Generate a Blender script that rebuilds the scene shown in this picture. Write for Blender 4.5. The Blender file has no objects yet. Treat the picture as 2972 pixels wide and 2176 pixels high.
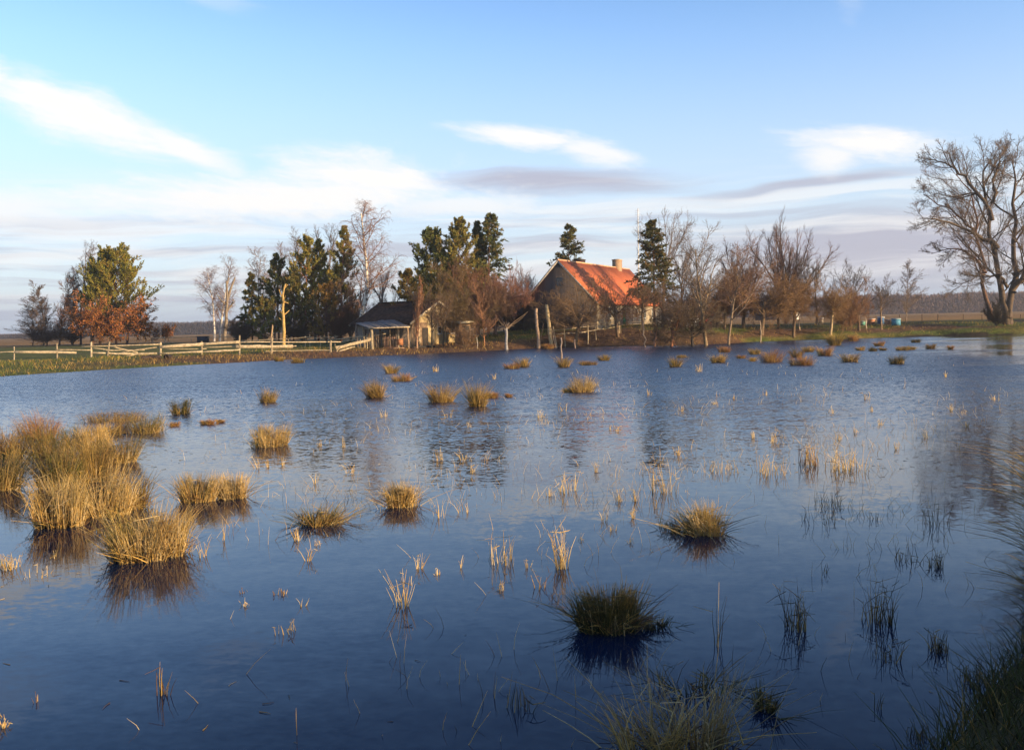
import bpy, math, random
import numpy as np
from mathutils import Vector, Matrix
R = math.radians
SC = bpy.context.scene
COL = SC.collection

# ------------------------------------------------------------------ camera
W0, H0, F = 2972.0, 2176.0, 2724.0
CAMZ = 2.5
cam = bpy.data.cameras.new('camera'); camo = bpy.data.objects.new('camera', cam); COL.objects.link(camo)
cam.sensor_width = 36; cam.lens = 36 * F / W0; cam.clip_start = .1; cam.clip_end = 6000
PITCH, ROLL = math.atan(143 / F), R(-1.28)
CM = Matrix.Rotation(R(90) - PITCH, 3, 'X') @ Matrix.Rotation(ROLL, 3, 'Z')
camo.matrix_world = Matrix.Translation((0, 0, CAMZ)) @ CM.to_4x4()
SC.camera = camo
def ray(px, py): return CM @ Vector(((px - W0/2)/F, -(py - H0/2)/F, -1))
def at(px, py, Y):
    d = ray(px, py); return Vector((d.x*Y/d.y, Y, CAMZ + d.z*Y/d.y))
def wat(px, py, z=0.0):
    d = ray(px, py); t = (z - CAMZ)/d.z; return Vector((d.x*t, d.y*t, z))
def hor(px): return 978 - .0223*px

# ------------------------------------------------------------------ light, sky
SUN_AZ, SUN_EL = R(118), R(10.2)          # azimuth clockwise from +Y (view direction)
sv = Vector((math.sin(SUN_AZ)*math.cos(SUN_EL), math.cos(SUN_AZ)*math.cos(SUN_EL), math.sin(SUN_EL)))
sl = bpy.data.lights.new('sun', 'SUN'); sl.energy = 4.4; sl.angle = R(.6); sl.color = (1, .74, .43)
so = bpy.data.objects.new('sun', sl); COL.objects.link(so); so.rotation_euler = sv.to_track_quat('Z', 'Y').to_euler()
SC.view_settings.view_transform = 'Standard'; SC.view_settings.look = 'None'; SC.view_settings.gamma = 1
SC.view_settings.exposure = 0.8
try: SC.view_settings.use_curve_mapping = False
except Exception: pass
SC.cycles.max_bounces = 6; SC.cycles.transparent_max_bounces = 8

wd = bpy.data.worlds.new('World'); SC.world = wd; wd.use_nodes = True
nt = wd.node_tree; nt.nodes.clear()
class NB:
    """small node builder"""
    def __init__(s, nt): s.nt = nt
    def n(s, t, **k):
        x = s.nt.nodes.new(t)
        for a, b in k.items(): setattr(x, a, b)
        return x
    def put(s, sock, v):
        if hasattr(v, 'is_output'): s.nt.links.new(v, sock)
        elif isinstance(v, (tuple, list)) and len(v) == 3 and sock.type == 'RGBA': sock.default_value = (*v, 1)
        else: sock.default_value = v
    def m(s, op, a, b=None, c=None, clamp=False):
        x = s.n('ShaderNodeMath', operation=op, use_clamp=clamp)
        for i, v in enumerate((a, b, c)):
            if v is not None: s.put(x.inputs[i], v)
        return x.outputs[0]
    def mix(s, f, a, b, mode='MIX'):
        x = s.n('ShaderNodeMix', data_type='RGBA', blend_type=mode)
        s.put(x.inputs[0], f); s.put(x.inputs[6], a); s.put(x.inputs[7], b); return x.outputs[2]
    def vec(s, a, b, c):
        x = s.n('ShaderNodeCombineXYZ')
        for i, v in enumerate((a, b, c)): s.put(x.inputs[i], v)
        return x.outputs[0]
    def noise(s, v, scale, detail=4, rough=.55, out=0):
        x = s.n('ShaderNodeTexNoise'); s.put(x.inputs['Vector'], v)
        x.inputs['Scale'].default_value = scale; x.inputs['Detail'].default_value = detail
        x.inputs['Roughness'].default_value = rough; return x.outputs[out]
    def mapr(s, v, a, b, c=0., d=1., smooth=True):
        x = s.n('ShaderNodeMapRange', interpolation_type='SMOOTHSTEP' if smooth else 'LINEAR')
        s.put(x.inputs[0], v); x.inputs[1].default_value = a; x.inputs[2].default_value = b
        x.inputs[3].default_value = c; x.inputs[4].default_value = d; return x.outputs[0]
b = NB(nt)
sky = b.n('ShaderNodeTexSky', sky_type='NISHITA', sun_disc=False, sun_elevation=SUN_EL, sun_rotation=SUN_AZ,
          air_density=1.0, dust_density=.4, ozone_density=2.5, altitude=0)
tc = b.n('ShaderNodeTexCoord'); sp = b.n('ShaderNodeSeparateXYZ'); nt.links.new(tc.outputs['Generated'], sp.inputs[0])
AZ = b.m('ARCTAN2', sp.outputs[0], sp.outputs[1]); EL = b.m('ARCSINE', sp.outputs[2])
uv0 = b.vec(AZ, b.m('MULTIPLY', EL, 3.2), 0.)
w1 = b.noise(uv0, 3.5, 3, .5, 1)
ws = b.n('ShaderNodeSeparateXYZ'); nt.links.new(w1, ws.inputs[0])
az = b.m('ADD', AZ, b.m('MULTIPLY', b.m('SUBTRACT', ws.outputs[0], .5), .16))
el = b.m('ADD', EL, b.m('MULTIPLY', b.m('SUBTRACT', ws.outputs[1], .5), .045))
fine = b.noise(b.vec(b.m('MULTIPLY', az, 6.), b.m('MULTIPLY', b.m('ADD', el, b.m('MULTIPLY', az, .12)), 24.), 0.), 2.3, 10, .74)
streak = b.noise(b.vec(b.m('MULTIPLY', az, 3.0), b.m('MULTIPLY', el, 62.), 3.), 1.3, 7, .6)
def blob(px, py, hl, hw, tilt, power=1.0, rag=.9, nz=None):
    a0 = (px - W0/2)/F; e0 = (hor(px) - py)/F
    c, s_ = math.cos(R(tilt)), math.sin(R(tilt))     # tilt >0: falls to the right
    da = b.m('SUBTRACT', az, a0); de = b.m('SUBTRACT', el, e0)
    u = b.m('DIVIDE', b.m('SUBTRACT', b.m('MULTIPLY', da, c), b.m('MULTIPLY', de, s_)), hl/F)
    v = b.m('DIVIDE', b.m('ADD', b.m('MULTIPLY', da, s_), b.m('MULTIPLY', de, c)), hw/F)
    d = b.m('ADD', b.m('MULTIPLY', u, u), b.m('MULTIPLY', v, v))
    g = b.m('SUBTRACT', 1.0, b.m('SQRT', d))
    g = b.m('ADD', g, b.m('MULTIPLY', b.m('SUBTRACT', nz or fine, .5), rag))
    return b.m('MULTIPLY', b.mapr(g, -.10, .80), power)
def union(ms):
    o = ms[0]
    for q in ms[1:]: o = b.m('MAXIMUM', o, q)
    return o
white = union([blob(60, 320, 290, 66, 8, .95, 1.6), blob(360, 400, 400, 92, 14, 1.0, 1.4), blob(600, 455, 210, 58, 30, .9, 1.3),
               blob(1520, 420, 270, 36, 4, .95, 1.6), blob(1700, 450, 170, 46, 16, .85, 1.6), blob(2450, 455, 240, 66, 6, .95, 1.6), blob(2330, 490, 110, 62, -20, .85, 1.1),
               blob(1080, 530, 330, 80, 9, 1.0, 1.6), blob(780, 600, 760, 92, -3, .95, 1.7), blob(60, 670, 480, 70, -4, .75, 1.3),
               blob(1340, 600, 420, 46, 0, .7, 1.7), blob(1950, 600, 400, 30, 3, .4, 1.2),
               blob(690, 70, 130, 45, 10, .18, 1.6), blob(2430, 60, 120, 40, 40, .15, 1.6), blob(120, 60, 260, 70, 0, .15, 1.2)])
grey = union([blob(1640, 530, 430, 44, 2, .95, 1.1, streak), blob(2330, 558, 480, 22, -3, .85, .8, streak), blob(2600, 750, 900, 150, 1, 1.0, .7, streak)])
bandm = b.m('MULTIPLY', b.mapr(EL, .135, .095), b.mapr(EL, -.01, .015))
grey = b.m('MAXIMUM', grey, b.m('MULTIPLY', b.m('MULTIPLY', b.mapr(streak, .40, .64), bandm), .75))
wisp = b.m('MULTIPLY', b.mapr(b.noise(b.vec(b.m('MULTIPLY', az, 3.0), b.m('MULTIPLY', el, 50.), 9.), 1.2, 7, .6), .46, .66), b.m('MULTIPLY', b.mapr(EL, .17, .12), b.mapr(EL, .01, .04)))
white = b.m('MAXIMUM', white, b.m('MULTIPLY', wisp, .55))
pale = b.mapr(EL, .34, .05)                    # thin veil that thickens toward the horizon
zen = b.mapr(EL, .27, .55, 1.0, .52)
skyc = b.mix(1.0, b.mix(1.0, sky.outputs[0], (1.17, 1.20, 1.38), 'MULTIPLY'), b.vec(zen, zen, zen), 'MULTIPLY')
c1 = b.mix(b.m('MULTIPLY', pale, .80), skyc, (2.75, 3.08, 3.52))
c2 = b.mix(b.m('MULTIPLY', grey, .85), c1, (2.0, 1.92, 2.30))
c3 = b.mix(white, c2, (4.1, 4.0, 3.9))
low = b.mapr(EL, .06, -.005)
c4 = b.mix(b.m('MULTIPLY', low, .7), c3, (1.45, 1.68, 2.3))
bg = b.n('ShaderNodeBackground'); nt.links.new(c4, bg.inputs[0]); bg.inputs[1].default_value = .15
wo = b.n('ShaderNodeOutputWorld'); nt.links.new(bg.outputs[0], wo.inputs[0])

# ------------------------------------------------------------------ tagging and mesh building
def tag(o, label=None, cat=None, group=None, kind=None):
    if label: o['label'] = label
    if cat: o['category'] = cat
    if group: o['group'] = group
    if kind: o['kind'] = kind
    return o
def empty(name, loc, label, cat, group=None, rz=0):
    o = bpy.data.objects.new(name, None); o.location = loc; o.rotation_euler = (0, 0, rz); o.empty_display_size = .3
    COL.objects.link(o); return tag(o, label, cat, group)
class Acc:
    def __init__(s): s.V = []; s.F = []; s.C = []; s.n = 0
    def add(s, V, Fc, c=None):
        V = np.asarray(V, float).reshape(-1, 3); s.V.append(V)
        for f in (Fc if isinstance(Fc, list) else [Fc]): s.F.append(np.asarray(f, int) + s.n)
        if c is None: c = (1., 1., 1.)
        c = np.asarray(c, float)
        s.C.append(np.broadcast_to(c, (len(V), 3)) if c.ndim == 1 else c)
        s.n += len(V)
    def build(s, name, mat, parent=None, smooth=False, org=None):
        V = np.concatenate(s.V)
        if org is not None: V = V - np.array(org)
        me = bpy.data.meshes.new(name)
        me.vertices.add(len(V)); me.vertices.foreach_set('co', V.astype(np.float32).ravel())
        fl = [f.reshape(-1, f.shape[-1]) for f in s.F]
        loops = np.concatenate([f.ravel() for f in fl]); tot = np.concatenate([np.full(len(f), f.shape[1]) for f in fl])
        st = np.concatenate([[0], np.cumsum(tot)[:-1]])
        me.loops.add(len(loops)); me.loops.foreach_set('vertex_index', loops.astype(np.int32))
        me.polygons.add(len(tot)); me.polygons.foreach_set('loop_start', st.astype(np.int32))
        try: me.polygons.foreach_set('loop_total', tot.astype(np.int32))
        except Exception: pass
        if smooth: me.polygons.foreach_set('use_smooth', np.ones(len(tot), bool))
        me.update(calc_edges=True)
        C = np.concatenate(s.C); ca = me.color_attributes.new('Col', 'FLOAT_COLOR', 'POINT')
        ca.data.foreach_set('color', np.concatenate([C, np.ones((len(C), 1))], 1).astype(np.float32).ravel())
        me.materials.append(mat)
        o = bpy.data.objects.new(name, me); COL.objects.link(o)
        if parent: o.parent = parent
        return o
def nrm(v): return v / np.maximum(np.linalg.norm(v, axis=-1, keepdims=True), 1e-9)
def tubes(acc, P, Rd, k, col, rng):
    P = np.asarray(P, float); N, m, _ = P.shape
    T = nrm(np.gradient(P, axis=1)); ref = nrm(rng.normal(size=(N, 1, 3)))
    A = nrm(np.cross(T, ref)); B = np.cross(T, A)
    an = np.arange(k)/k*2*math.pi
    V = P[:, :, None, :] + Rd[:, :, None, None]*(A[:, :, None, :]*np.cos(an)[None, None, :, None] + B[:, :, None, :]*np.sin(an)[None, None, :, None])
    idx = np.arange(N*m*k).reshape(N, m, k); nx = np.roll(idx, -1, 2)
    Fq = np.stack([idx[:, :-1], nx[:, :-1], nx[:, 1:], idx[:, 1:]], -1).reshape(-1, 4)
    col = np.asarray(col, float)
    if col.ndim == 2: col = np.repeat(col, m*k, 0)
    elif col.ndim == 3: col = np.repeat(col.reshape(-1, 3), k, 0)
    acc.add(V.reshape(-1, 3), Fq, col)
def tris(acc, P, D, L, Wd, col, rng):
    """leaf-sized blades: base P, direction D"""
    N = len(P); S = nrm(np.cross(D, rng.normal(size=(N, 3))))
    L = np.asarray(L)[:, None]; Wd = np.asarray(Wd)[:, None]
    V = np.stack([P - S*Wd*.35, P + S*Wd*.35, P + D*L*.6 + S*Wd*.5, P + D*L, P + D*L*.6 - S*Wd*.5], 1)
    Fq = np.arange(N*5).reshape(N, 5)
    acc.add(V.reshape(-1, 3), Fq, np.repeat(col, 5, 0) if np.ndim(col) == 2 else col)
def boxv(acc, o, ex, ey, ez, col=(1, 1, 1)):
    """box from corner o with edge vectors"""
    o, ex, ey, ez = [np.array(v, float) for v in (o, ex, ey, ez)]
    V = [o, o+ex, o+ex+ey, o+ey, o+ez, o+ex+ez, o+ex+ey+ez, o+ey+ez]
    Fq = [[0, 3, 2, 1], [4, 5, 6, 7], [0, 1, 5, 4], [1, 2, 6, 5], [2, 3, 7, 6], [3, 0, 4, 7]]
    acc.add(V, np.array(Fq), col)
def beam(acc, p, q, w, h, col=(1, 1, 1), up=(0, 0, 1), jag=0, rng=None):
    """squared bar between two points, w across, h along up"""
    p, q = np.array(p, float), np.array(q, float); t = nrm(q-p); s_ = nrm(np.cross(t, np.array(up, float))); u = np.cross(s_, t)
    if jag and rng is not None:
        n = 6; ts = np.linspace(0, 1, n); rings = []
        for i, f in enumerate(ts):
            c = p+(q-p)*f + s_*rng.normal()*jag + u*rng.normal()*jag
            ww, hh = w*rng.uniform(.8, 1.1)/2, h*rng.uniform(.75, 1.15)/2
            rings.append([c-s_*ww-u*hh, c+s_*ww-u*hh, c+s_*ww*.9+u*hh, c-s_*ww*.9+u*hh])
        V = np.array(rings).reshape(-1, 3); Fq = []
        for i in range(n-1):
            for k in range(4): a, c2 = i*4+k, i*4+(k+1) % 4; Fq.append([a, c2, c2+4, a+4])
        Fq += [[3, 2, 1, 0], [n*4-4, n*4-3, n*4-2, n*4-1]]
        acc.add(V, np.array(Fq), col); return
    o = p - s_*w/2 - u*h/2; boxv(acc, o, q-p, s_*w, u*h, col)

# ------------------------------------------------------------------ materials
def mat(name, col=None, rough=.8, attr=False, nscale=0, nvar=.3, bump=0, bscale=20, spec=.3, metal=0, transl=0):
    m = bpy.data.materials.new(name); m.use_nodes = True; q = NB(m.node_tree)
    p = m.node_tree.nodes['Principled BSDF']; p.inputs['Roughness'].default_value = rough
    p.inputs['Specular IOR Level'].default_value = spec; p.inputs['Metallic'].default_value = metal
    c = (*col, 1) if col else None
    if attr:
        a = q.n('ShaderNodeAttribute', attribute_name='Col'); c = a.outputs[0]
        if col: c = q.mix(1., c, col, 'MULTIPLY')
    tcn = q.n('ShaderNodeTexCoord').outputs['Object']
    if nscale:
        f = q.mapr(q.noise(tcn, nscale, 5, .6), .3, .7, 1-nvar, 1+nvar)
        c = q.mix(1., c if attr else col, q.vec(f, f, f), 'MULTIPLY')
    q.put(p.inputs['Base Color'], c)
    if bump:
        bn = q.n('ShaderNodeBump'); bn.inputs['Strength'].default_value = bump; bn.inputs['Distance'].default_value = .05
        q.put(bn.inputs['Height'], q.noise(tcn, bscale, 5, .6)); q.put(p.inputs['Normal'], bn.outputs[0])
    if transl:
        tr = q.n('ShaderNodeBsdfTranslucent'); q.put(tr.inputs[0], c)
        mx = q.n('ShaderNodeMixShader'); mx.inputs[0].default_value = transl
        m.node_tree.links.new(p.outputs[0], mx.inputs[1]); m.node_tree.links.new(tr.outputs[0], mx.inputs[2])
        m.node_tree.links.new(mx.outputs[0], m.node_tree.nodes['Material Output'].inputs[0])
    return m
M_BARK = mat('bark', attr=True, nscale=6, nvar=.35, bump=.5, bscale=12)
M_TWIG = mat('twigs', attr=True, rough=.7)
M_NEEDLE = mat('needles', attr=True, rough=.75, transl=.3)
M_LEAF = mat('dry_leaves', attr=True, rough=.7, transl=.25)
M_BLADE = mat('grass_blades', attr=True, rough=.65, transl=.15)
M_WOOD = mat('weathered_wood', attr=True, nscale=5, nvar=.35, bump=.4, bscale=25)
M_PLAIN = mat('paint', attr=True, rough=.6, nscale=4, nvar=.15)
M_GLASS = mat('window_glass', (.02, .025, .03), rough=.08, spec=.6)
M_METAL = mat('old_metal', attr=True, rough=.5, metal=.3, nscale=8, nvar=.3)
def birch_mat():
    m = bpy.data.materials.new('birch_bark'); m.use_nodes = True; q = NB(m.node_tree); p = m.node_tree.nodes['Principled BSDF']
    a = q.n('ShaderNodeAttribute', attribute_name='Col').outputs[0]
    t = q.n('ShaderNodeTexCoord').outputs['Object']; s_ = q.n('ShaderNodeSeparateXYZ'); q.put(s_.inputs[0], t)
    v = q.vec(q.m('MULTIPLY', s_.outputs[0], .8), q.m('MULTIPLY', s_.outputs[1], .8), q.m('MULTIPLY', s_.outputs[2], 2.6))
    f = q.mapr(q.noise(v, 1.5, 5, .7), .53, .62); c = q.mix(f, a, (.07, .05, .045))
    q.put(p.inputs['Base Color'], c); p.inputs['Roughness'].default_value = .7; return m
M_BIRCH = birch_mat()
def stone_mat():
    m = bpy.data.materials.new('rubble_stone'); m.use_nodes = True; q = NB(m.node_tree); p = m.node_tree.nodes['Principled BSDF']
    t = q.n('ShaderNodeTexCoord').outputs['Object']
    vo = q.n('ShaderNodeTexVoronoi'); q.put(vo.inputs['Vector'], t); vo.inputs['Scale'].default_value = 2.3
    vd = q.n('ShaderNodeTexVoronoi', feature='DISTANCE_TO_EDGE'); q.put(vd.inputs['Vector'], t); vd.inputs['Scale'].default_value = 2.3
    s_ = q.n('ShaderNodeSeparateColor'); q.put(s_.inputs[0], vo.outputs['Color'])
    c = q.mix(s_.outputs[0], (.50, .40, .25), (.26, .19, .12)); c = q.mix(q.mapr(vd.outputs[0], .03, .09), (.50, .43, .32), c)
    q.put(p.inputs['Base Color'], c); p.inputs['Roughness'].default_value = .9
    bn = q.n('ShaderNodeBump'); bn.inputs['Strength'].default_value = .6; q.put(bn.inputs['Height'], vd.outputs[0]); q.put(p.inputs['Normal'], bn.outputs[0]); return m
def tile_mat(name, c1, c2, sx=3.6, sz=3.3):
    """overlapping tile courses laid along the slope in object space"""
    m = bpy.data.materials.new(name); m.use_nodes = True; q = NB(m.node_tree); p = m.node_tree.nodes['Principled BSDF']
    t = q.n('ShaderNodeTexCoord').outputs['Object']; s_ = q.n('ShaderNodeSeparateXYZ'); q.put(s_.inputs[0], t)
    fz = q.m('FRACT', q.m('MULTIPLY', s_.outputs[2], sz)); fx = q.m('SINE', q.m('MULTIPLY', s_.outputs[0], sx*6.283))
    n1 = q.noise(t, .7, 6, .65); n2 = q.noise(t, 9, 3, .6)
    f = q.m('ADD', q.m('MULTIPLY', q.mapr(n1, .35, .7), .7), q.m('MULTIPLY', n2, .4), clamp=True)
    c = q.mix(f, c1, c2); q.put(p.inputs['Base Color'], c); p.inputs['Roughness'].default_value = .8
    bn = q.n('ShaderNodeBump'); bn.inputs['Strength'].default_value = .7; bn.inputs['Distance'].default_value = .05
    q.put(bn.inputs['Height'], q.m('ADD', q.m('MULTIPLY', fz, -1.), q.m('MULTIPLY', fx, .5))); q.put(p.inputs['Normal'], bn.outputs[0]); return m
def board_mat(name, c1, c2, ax=0, n=6.0):
    m = bpy.data.materials.new(name); m.use_nodes = True; q = NB(m.node_tree); p = m.node_tree.nodes['Principled BSDF']
    t = q.n('ShaderNodeTexCoord').outputs['Object']; s_ = q.n('ShaderNodeSeparateXYZ'); q.put(s_.inputs[0], t)
    u = q.m('MULTIPLY', s_.outputs[ax], n); fr = q.m('FRACT', u); fl = q.m('FLOOR', u)
    w = q.n('ShaderNodeTexWhiteNoise', noise_dimensions='1D'); q.put(w.inputs['W'], fl)
    f = q.m('ADD', q.m('MULTIPLY', w.outputs[0], .6), q.m('MULTIPLY', q.noise(t, 3, 5, .6), .5), clamp=True)
    c = q.mix(f, c1, c2); gap = q.m('LESS_THAN', fr, .07); c = q.mix(gap, c, (.02, .015, .012))
    q.put(p.inputs['Base Color'], c); p.inputs['Roughness'].default_value = .85; return m

# ------------------------------------------------------------------ terrain
def vnoise(x, y, seed, base):
    r = np.random.RandomState(seed); o = np.zeros_like(np.asarray(x, float)); a = 1; tot = 0
    for i in range(5):
        for j in range(3):
            th = r.uniform(0, 6.28); f = base*(1.9**i)*r.uniform(.8, 1.2)
            o = o + a*np.sin((x*math.cos(th)+y*math.sin(th))*f + r.uniform(0, 6.28))
            tot += a
        a *= .6
    return o/tot*2
SHX = [-400, -120, -60, -32.6, -27.4, -20.1, -12.3, -5, .5, 4.5, 8, 13, 17.4, 22.9, 28, 35, 41, 53, 64, 90, 400]
SHY = [20, 34, 47, 59.7, 68.8, 80, 86.7, 93, 98, 102, 104, 103, 101, 101.6, 108, 113, 113, 118, 116, 112, 100]
def shore(x): return np.interp(x, SHX, SHY)
EY = [-60, -20, -5, 0, 1.5, 2.5, 3.6, 5.4, 6.9, 11.5, 14, 25, 60, 130, 3000]
EX = [-160, -60, -28, -12, -5.5, -1.6, .8, 2.5, 3.75, 6.5, 8.3, 16, 42, 110, 3000]
def edge(y): return np.interp(y, EY, EX)
AX = [-30, -14, -4, 5, 16, 24, 42, 90]
AA = [1.05, 1.05, 1.5, 2.35, 2.35, 1.95, 1.9, 1.9]
AL = [36, 30, 13, 5.5, 5.5, 5.0, 5.5, 5.5]
def tz(x, y):
    x = np.asarray(x, float); y = np.asarray(y, float)
    s = y - shore(x) + vnoise(x, y, 5, .22)*1.3 + vnoise(x, y, 6, 1.1)*.35
    A = np.interp(x, AX, AA); L = np.interp(x, AX, AL)
    sp_ = np.maximum(s, 0)
    up = A*(1-np.exp(-sp_/L)) + .06*vnoise(x, y, 2, .5)*np.clip(sp_/6, 0, 1)
    far = np.clip(y-150, 0, None); right = np.clip((x-10)/60, 0, 1)
    up = up + far*.0052*right
    dip = np.exp(-((y-215)/28)**2)*np.clip((-x-18)/20, 0, 1); up = up - 1.35*dip
    z = np.where(s > 0, up, np.maximum(s*.10, -.45))
    s2 = x - edge(y)
    bk = .92*(1-np.exp(-np.maximum(s2, 0)*.75)) + .05*vnoise(x, y, 9, 1.6)*np.clip(s2, 0, 1)
    return np.where((s2 > -.0) & (y < 75), np.maximum(bk, z), z)
def tz1(x, y): return float(tz(np.array([x]), np.array([y]))[0])
def gcol(x, y):
    """what grows or lies where: grass, mud, stubble; a hedge shadow is painted in"""
    s = y - shore(x); n = vnoise(x, y, 21, .35); n2 = vnoise(x, y, 22, 1.3); n3 = vnoise(x, y, 23, .08)
    grass = np.array([.10, .12, .022]); mud = np.array([.13, .066, .036]); dry = np.array([.32, .19, .065]); dark = np.array([.035, .028, .015])
    def mx(a, c, f): return a + (c-a)*np.clip(f, 0, 1)[..., None]
    c = np.broadcast_to(grass, x.shape+(3,)).copy()
    c = mx(c, dry, .45*(n2+.2)); c = mx(c, mud, .6*n)
    mudz = np.interp(x, [-26, -20, -12, 2, 8, 20, 24, 60], [0, 11, 16, 6, 10, 7, 6, 5])
    m1 = np.clip((mudz - s + n*2)/2, 0, 1)*np.where((x > 26), np.clip((s-1.5+n)/1., 0, 1), 1)
    c = mx(c, mud*1.05, m1*.92)
    m0 = np.clip((x+34)/6, 0, 1)*np.clip((-14-x)/6, 0, 1)*np.clip((s-4+n*2)/2, 0, 1)*np.clip((18-s)/3, 0, 1); c = mx(c, mud, m0*.8)
    rt = np.clip((x-24)/6, 0, 1)*np.clip((s-9+n)/2, 0, 1)*np.clip((20-s)/4, 0, 1); c = mx(c, dark, rt*.8)  # dark band: ditch, with the hedge's shadow put into the ground colour
    ff = np.clip((y-135-n*3)/12, 0, 1); c = mx(c, dry*np.array([1.15, .95, .8])*(1+.25*n3[..., None]), ff*.85)
    c = mx(c, np.array([.04, .03, .018]), (s < -.3)*1.)
    s2 = x-edge(y); bk = (s2 > 0) & (y < 75)
    bc = mx(np.broadcast_to(np.array([.035, .045, .012]), x.shape+(3,)), np.array([.06, .04, .02]), .5+n2*.6)
    return np.where(bk[..., None], bc, c)
def axis(segs):
    o = []
    for a, c, st in segs: o += list(np.arange(a, c, st))
    return np.array(sorted(set(o)))
gx = axis([(-3000, -600, 400), (-600, -160, 40), (-160, -60, 5), (-60, -8, .8), (-8, 12, .3), (12, 75, .7), (75, 160, 4), (160, 600, 40), (600, 3001, 400)])
gy = axis([(-60, -6, 4), (-6, 1, .6), (1, 18, .28), (18, 56, 1.6), (56, 135, .6), (135, 260, 4), (260, 800, 40), (800, 4001, 400)])
X, Y = np.meshgrid(gx, gy); Z = tz(X, Y)
a = Acc(); ny, nx_ = X.shape; idx = np.arange(ny*nx_).reshape(ny, nx_)
a.add(np.stack([X, Y, Z], -1).reshape(-1, 3), np.stack([idx[:-1, :-1], idx[:-1, 1:], idx[1:, 1:], idx[1:, :-1]], -1).reshape(-1, 4), gcol(X, Y).reshape(-1, 3))
M_GROUND = mat('ground', attr=True, rough=.95, nscale=2.2, nvar=.45, bump=1.0, bscale=7, spec=.15)
tag(a.build('ground', M_GROUND, smooth=True), kind='structure')

# water
def water_mat():
    m = bpy.data.materials.new('flood_water'); m.use_nodes = True; q = NB(m.node_tree); p = m.node_tree.nodes['Principled BSDF']
    p.inputs['Base Color'].default_value = (.004, .014, .044, 1); p.inputs['IOR'].default_value = 1.28
    t = q.n('ShaderNodeTexCoord').outputs['Object']; s_ = q.n('ShaderNodeSeparateXYZ'); q.put(s_.inputs[0], t)
    x, y = s_.outputs[0], s_.outputs[1]
    big = q.noise(q.vec(q.m('MULTIPLY', x, .5), y, 0.), .10, 4, .6)
    far = q.mapr(y, 14., 47.)
    # ruffled zone runs across the middle and the left; the right and the near water lie calmer
    calm = q.mapr(q.m('SUBTRACT', x, q.m('MULTIPLY', y, .38)), -2., 12.)
    ruf = q.m('MULTIPLY', q.mapr(q.m('ADD', big, q.m('MULTIPLY', q.m('SUBTRACT', .75, calm), .48)), .34, .62), far)
    v1 = q.vec(q.m('MULTIPLY', x, .6), y, 0.)
    def slope(v, sc, det):
        z_ = q.n('ShaderNodeSeparateXYZ'); q.put(z_.inputs[0], q.noise(v, sc, det, .6, 1)); return q.m('SUBTRACT', z_.outputs[0], .5), q.m('SUBTRACT', z_.outputs[1], .5)
    ax_, ay_ = slope(v1, 8., 3); bx_, by_ = slope(q.vec(q.m('MULTIPLY', x, .3), y, 2.), 1.2, 2); cx_, cy_ = slope(v1, 22., 2)
    amp = q.m('ADD', q.mapr(y, 9., 24., .038, .13), q.m('MULTIPLY', ruf, 1.0)); amp2 = q.m('ADD', .03, q.m('MULTIPLY', ruf, .20))
    sx_ = q.m('ADD', q.m('MULTIPLY', q.m('ADD', ax_, cx_), amp), q.m('MULTIPLY', bx_, amp2)); sy_ = q.m('ADD', q.m('MULTIPLY', q.m('ADD', ay_, cy_), amp), q.m('MULTIPLY', by_, amp2))
    # ruffled water: wave fronts all tilted south, shaped to mirror higher, darker sky
    syr = q.m('MULTIPLY', q.m('ADD', q.m('ABSOLUTE', ay_), q.m('ABSOLUTE', cy_)), q.m('MULTIPLY', ruf, -1.15)); sy_ = q.m('ADD', q.m('MULTIPLY', sy_, q.m('SUBTRACT', 1.0, q.m('MULTIPLY', ruf, .65))), syr)
    nn = q.n('ShaderNodeVectorMath', operation='NORMALIZE'); q.put(nn.inputs[0], q.vec(q.m('MULTIPLY', sx_, .6), sy_, 1.)); q.put(p.inputs['Normal'], nn.outputs[0])
    q.put(p.inputs['Roughness'], q.m('ADD', .04, q.m('MULTIPLY', ruf, .08)))
    return m
a = Acc(); a.add([(-900, -60, 0), (900, -60, 0), (900, 420, 0), (-900, 420, 0)], np.array([[0, 1, 2, 3]]))
tag(a.build('water', water_mat()), kind='structure')

# ------------------------------------------------------------------ branches
def polyl(S, D, L, m, trop, jit, rng):
    P = [S]; d = D
    for i in range(m-1):
        d = nrm(d + np.array([0, 0, trop]) + rng.normal(size=d.shape)*jit); P.append(P[-1] + d*(L/(m-1))[:, None])
    return np.stack(P, 1)
def kids(P, Rd, n, t0, t1, ang, av, rng, flat=0):
    N, m, _ = P.shape
    t = (t0 + (t1-t0)*(np.arange(n)[None, :]+rng.uniform(0, 1, (N, n)))/n).ravel(); pi = np.repeat(np.arange(N), n)
    f = t*(m-1)*.999; i = f.astype(int); f = f-i
    A, B = P[pi, i], P[pi, i+1]; pos = A+(B-A)*f[:, None]; T = nrm(B-A)
    pr = Rd[pi, i]*(1-f)+Rd[pi, i+1]*f
    rv = rng.normal(size=T.shape); rv[:, 2] *= (1-flat); pp = nrm(np.cross(T, np.cross(rv, T)+1e-6))
    an = np.radians(ang + rng.normal(size=len(t))*av)[:, None]
    return pos, nrm(T*np.cos(an)+pp*np.sin(an)), t, pr, pi
def plen(P): return np.linalg.norm(np.diff(P, axis=1), axis=2).sum(1)
def radii(r0, r1, m, pw=1.0):
    f = np.linspace(0, 1, m)[None, :]**pw; return r0[:, None]*(1-f)+r1[:, None]*f
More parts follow.
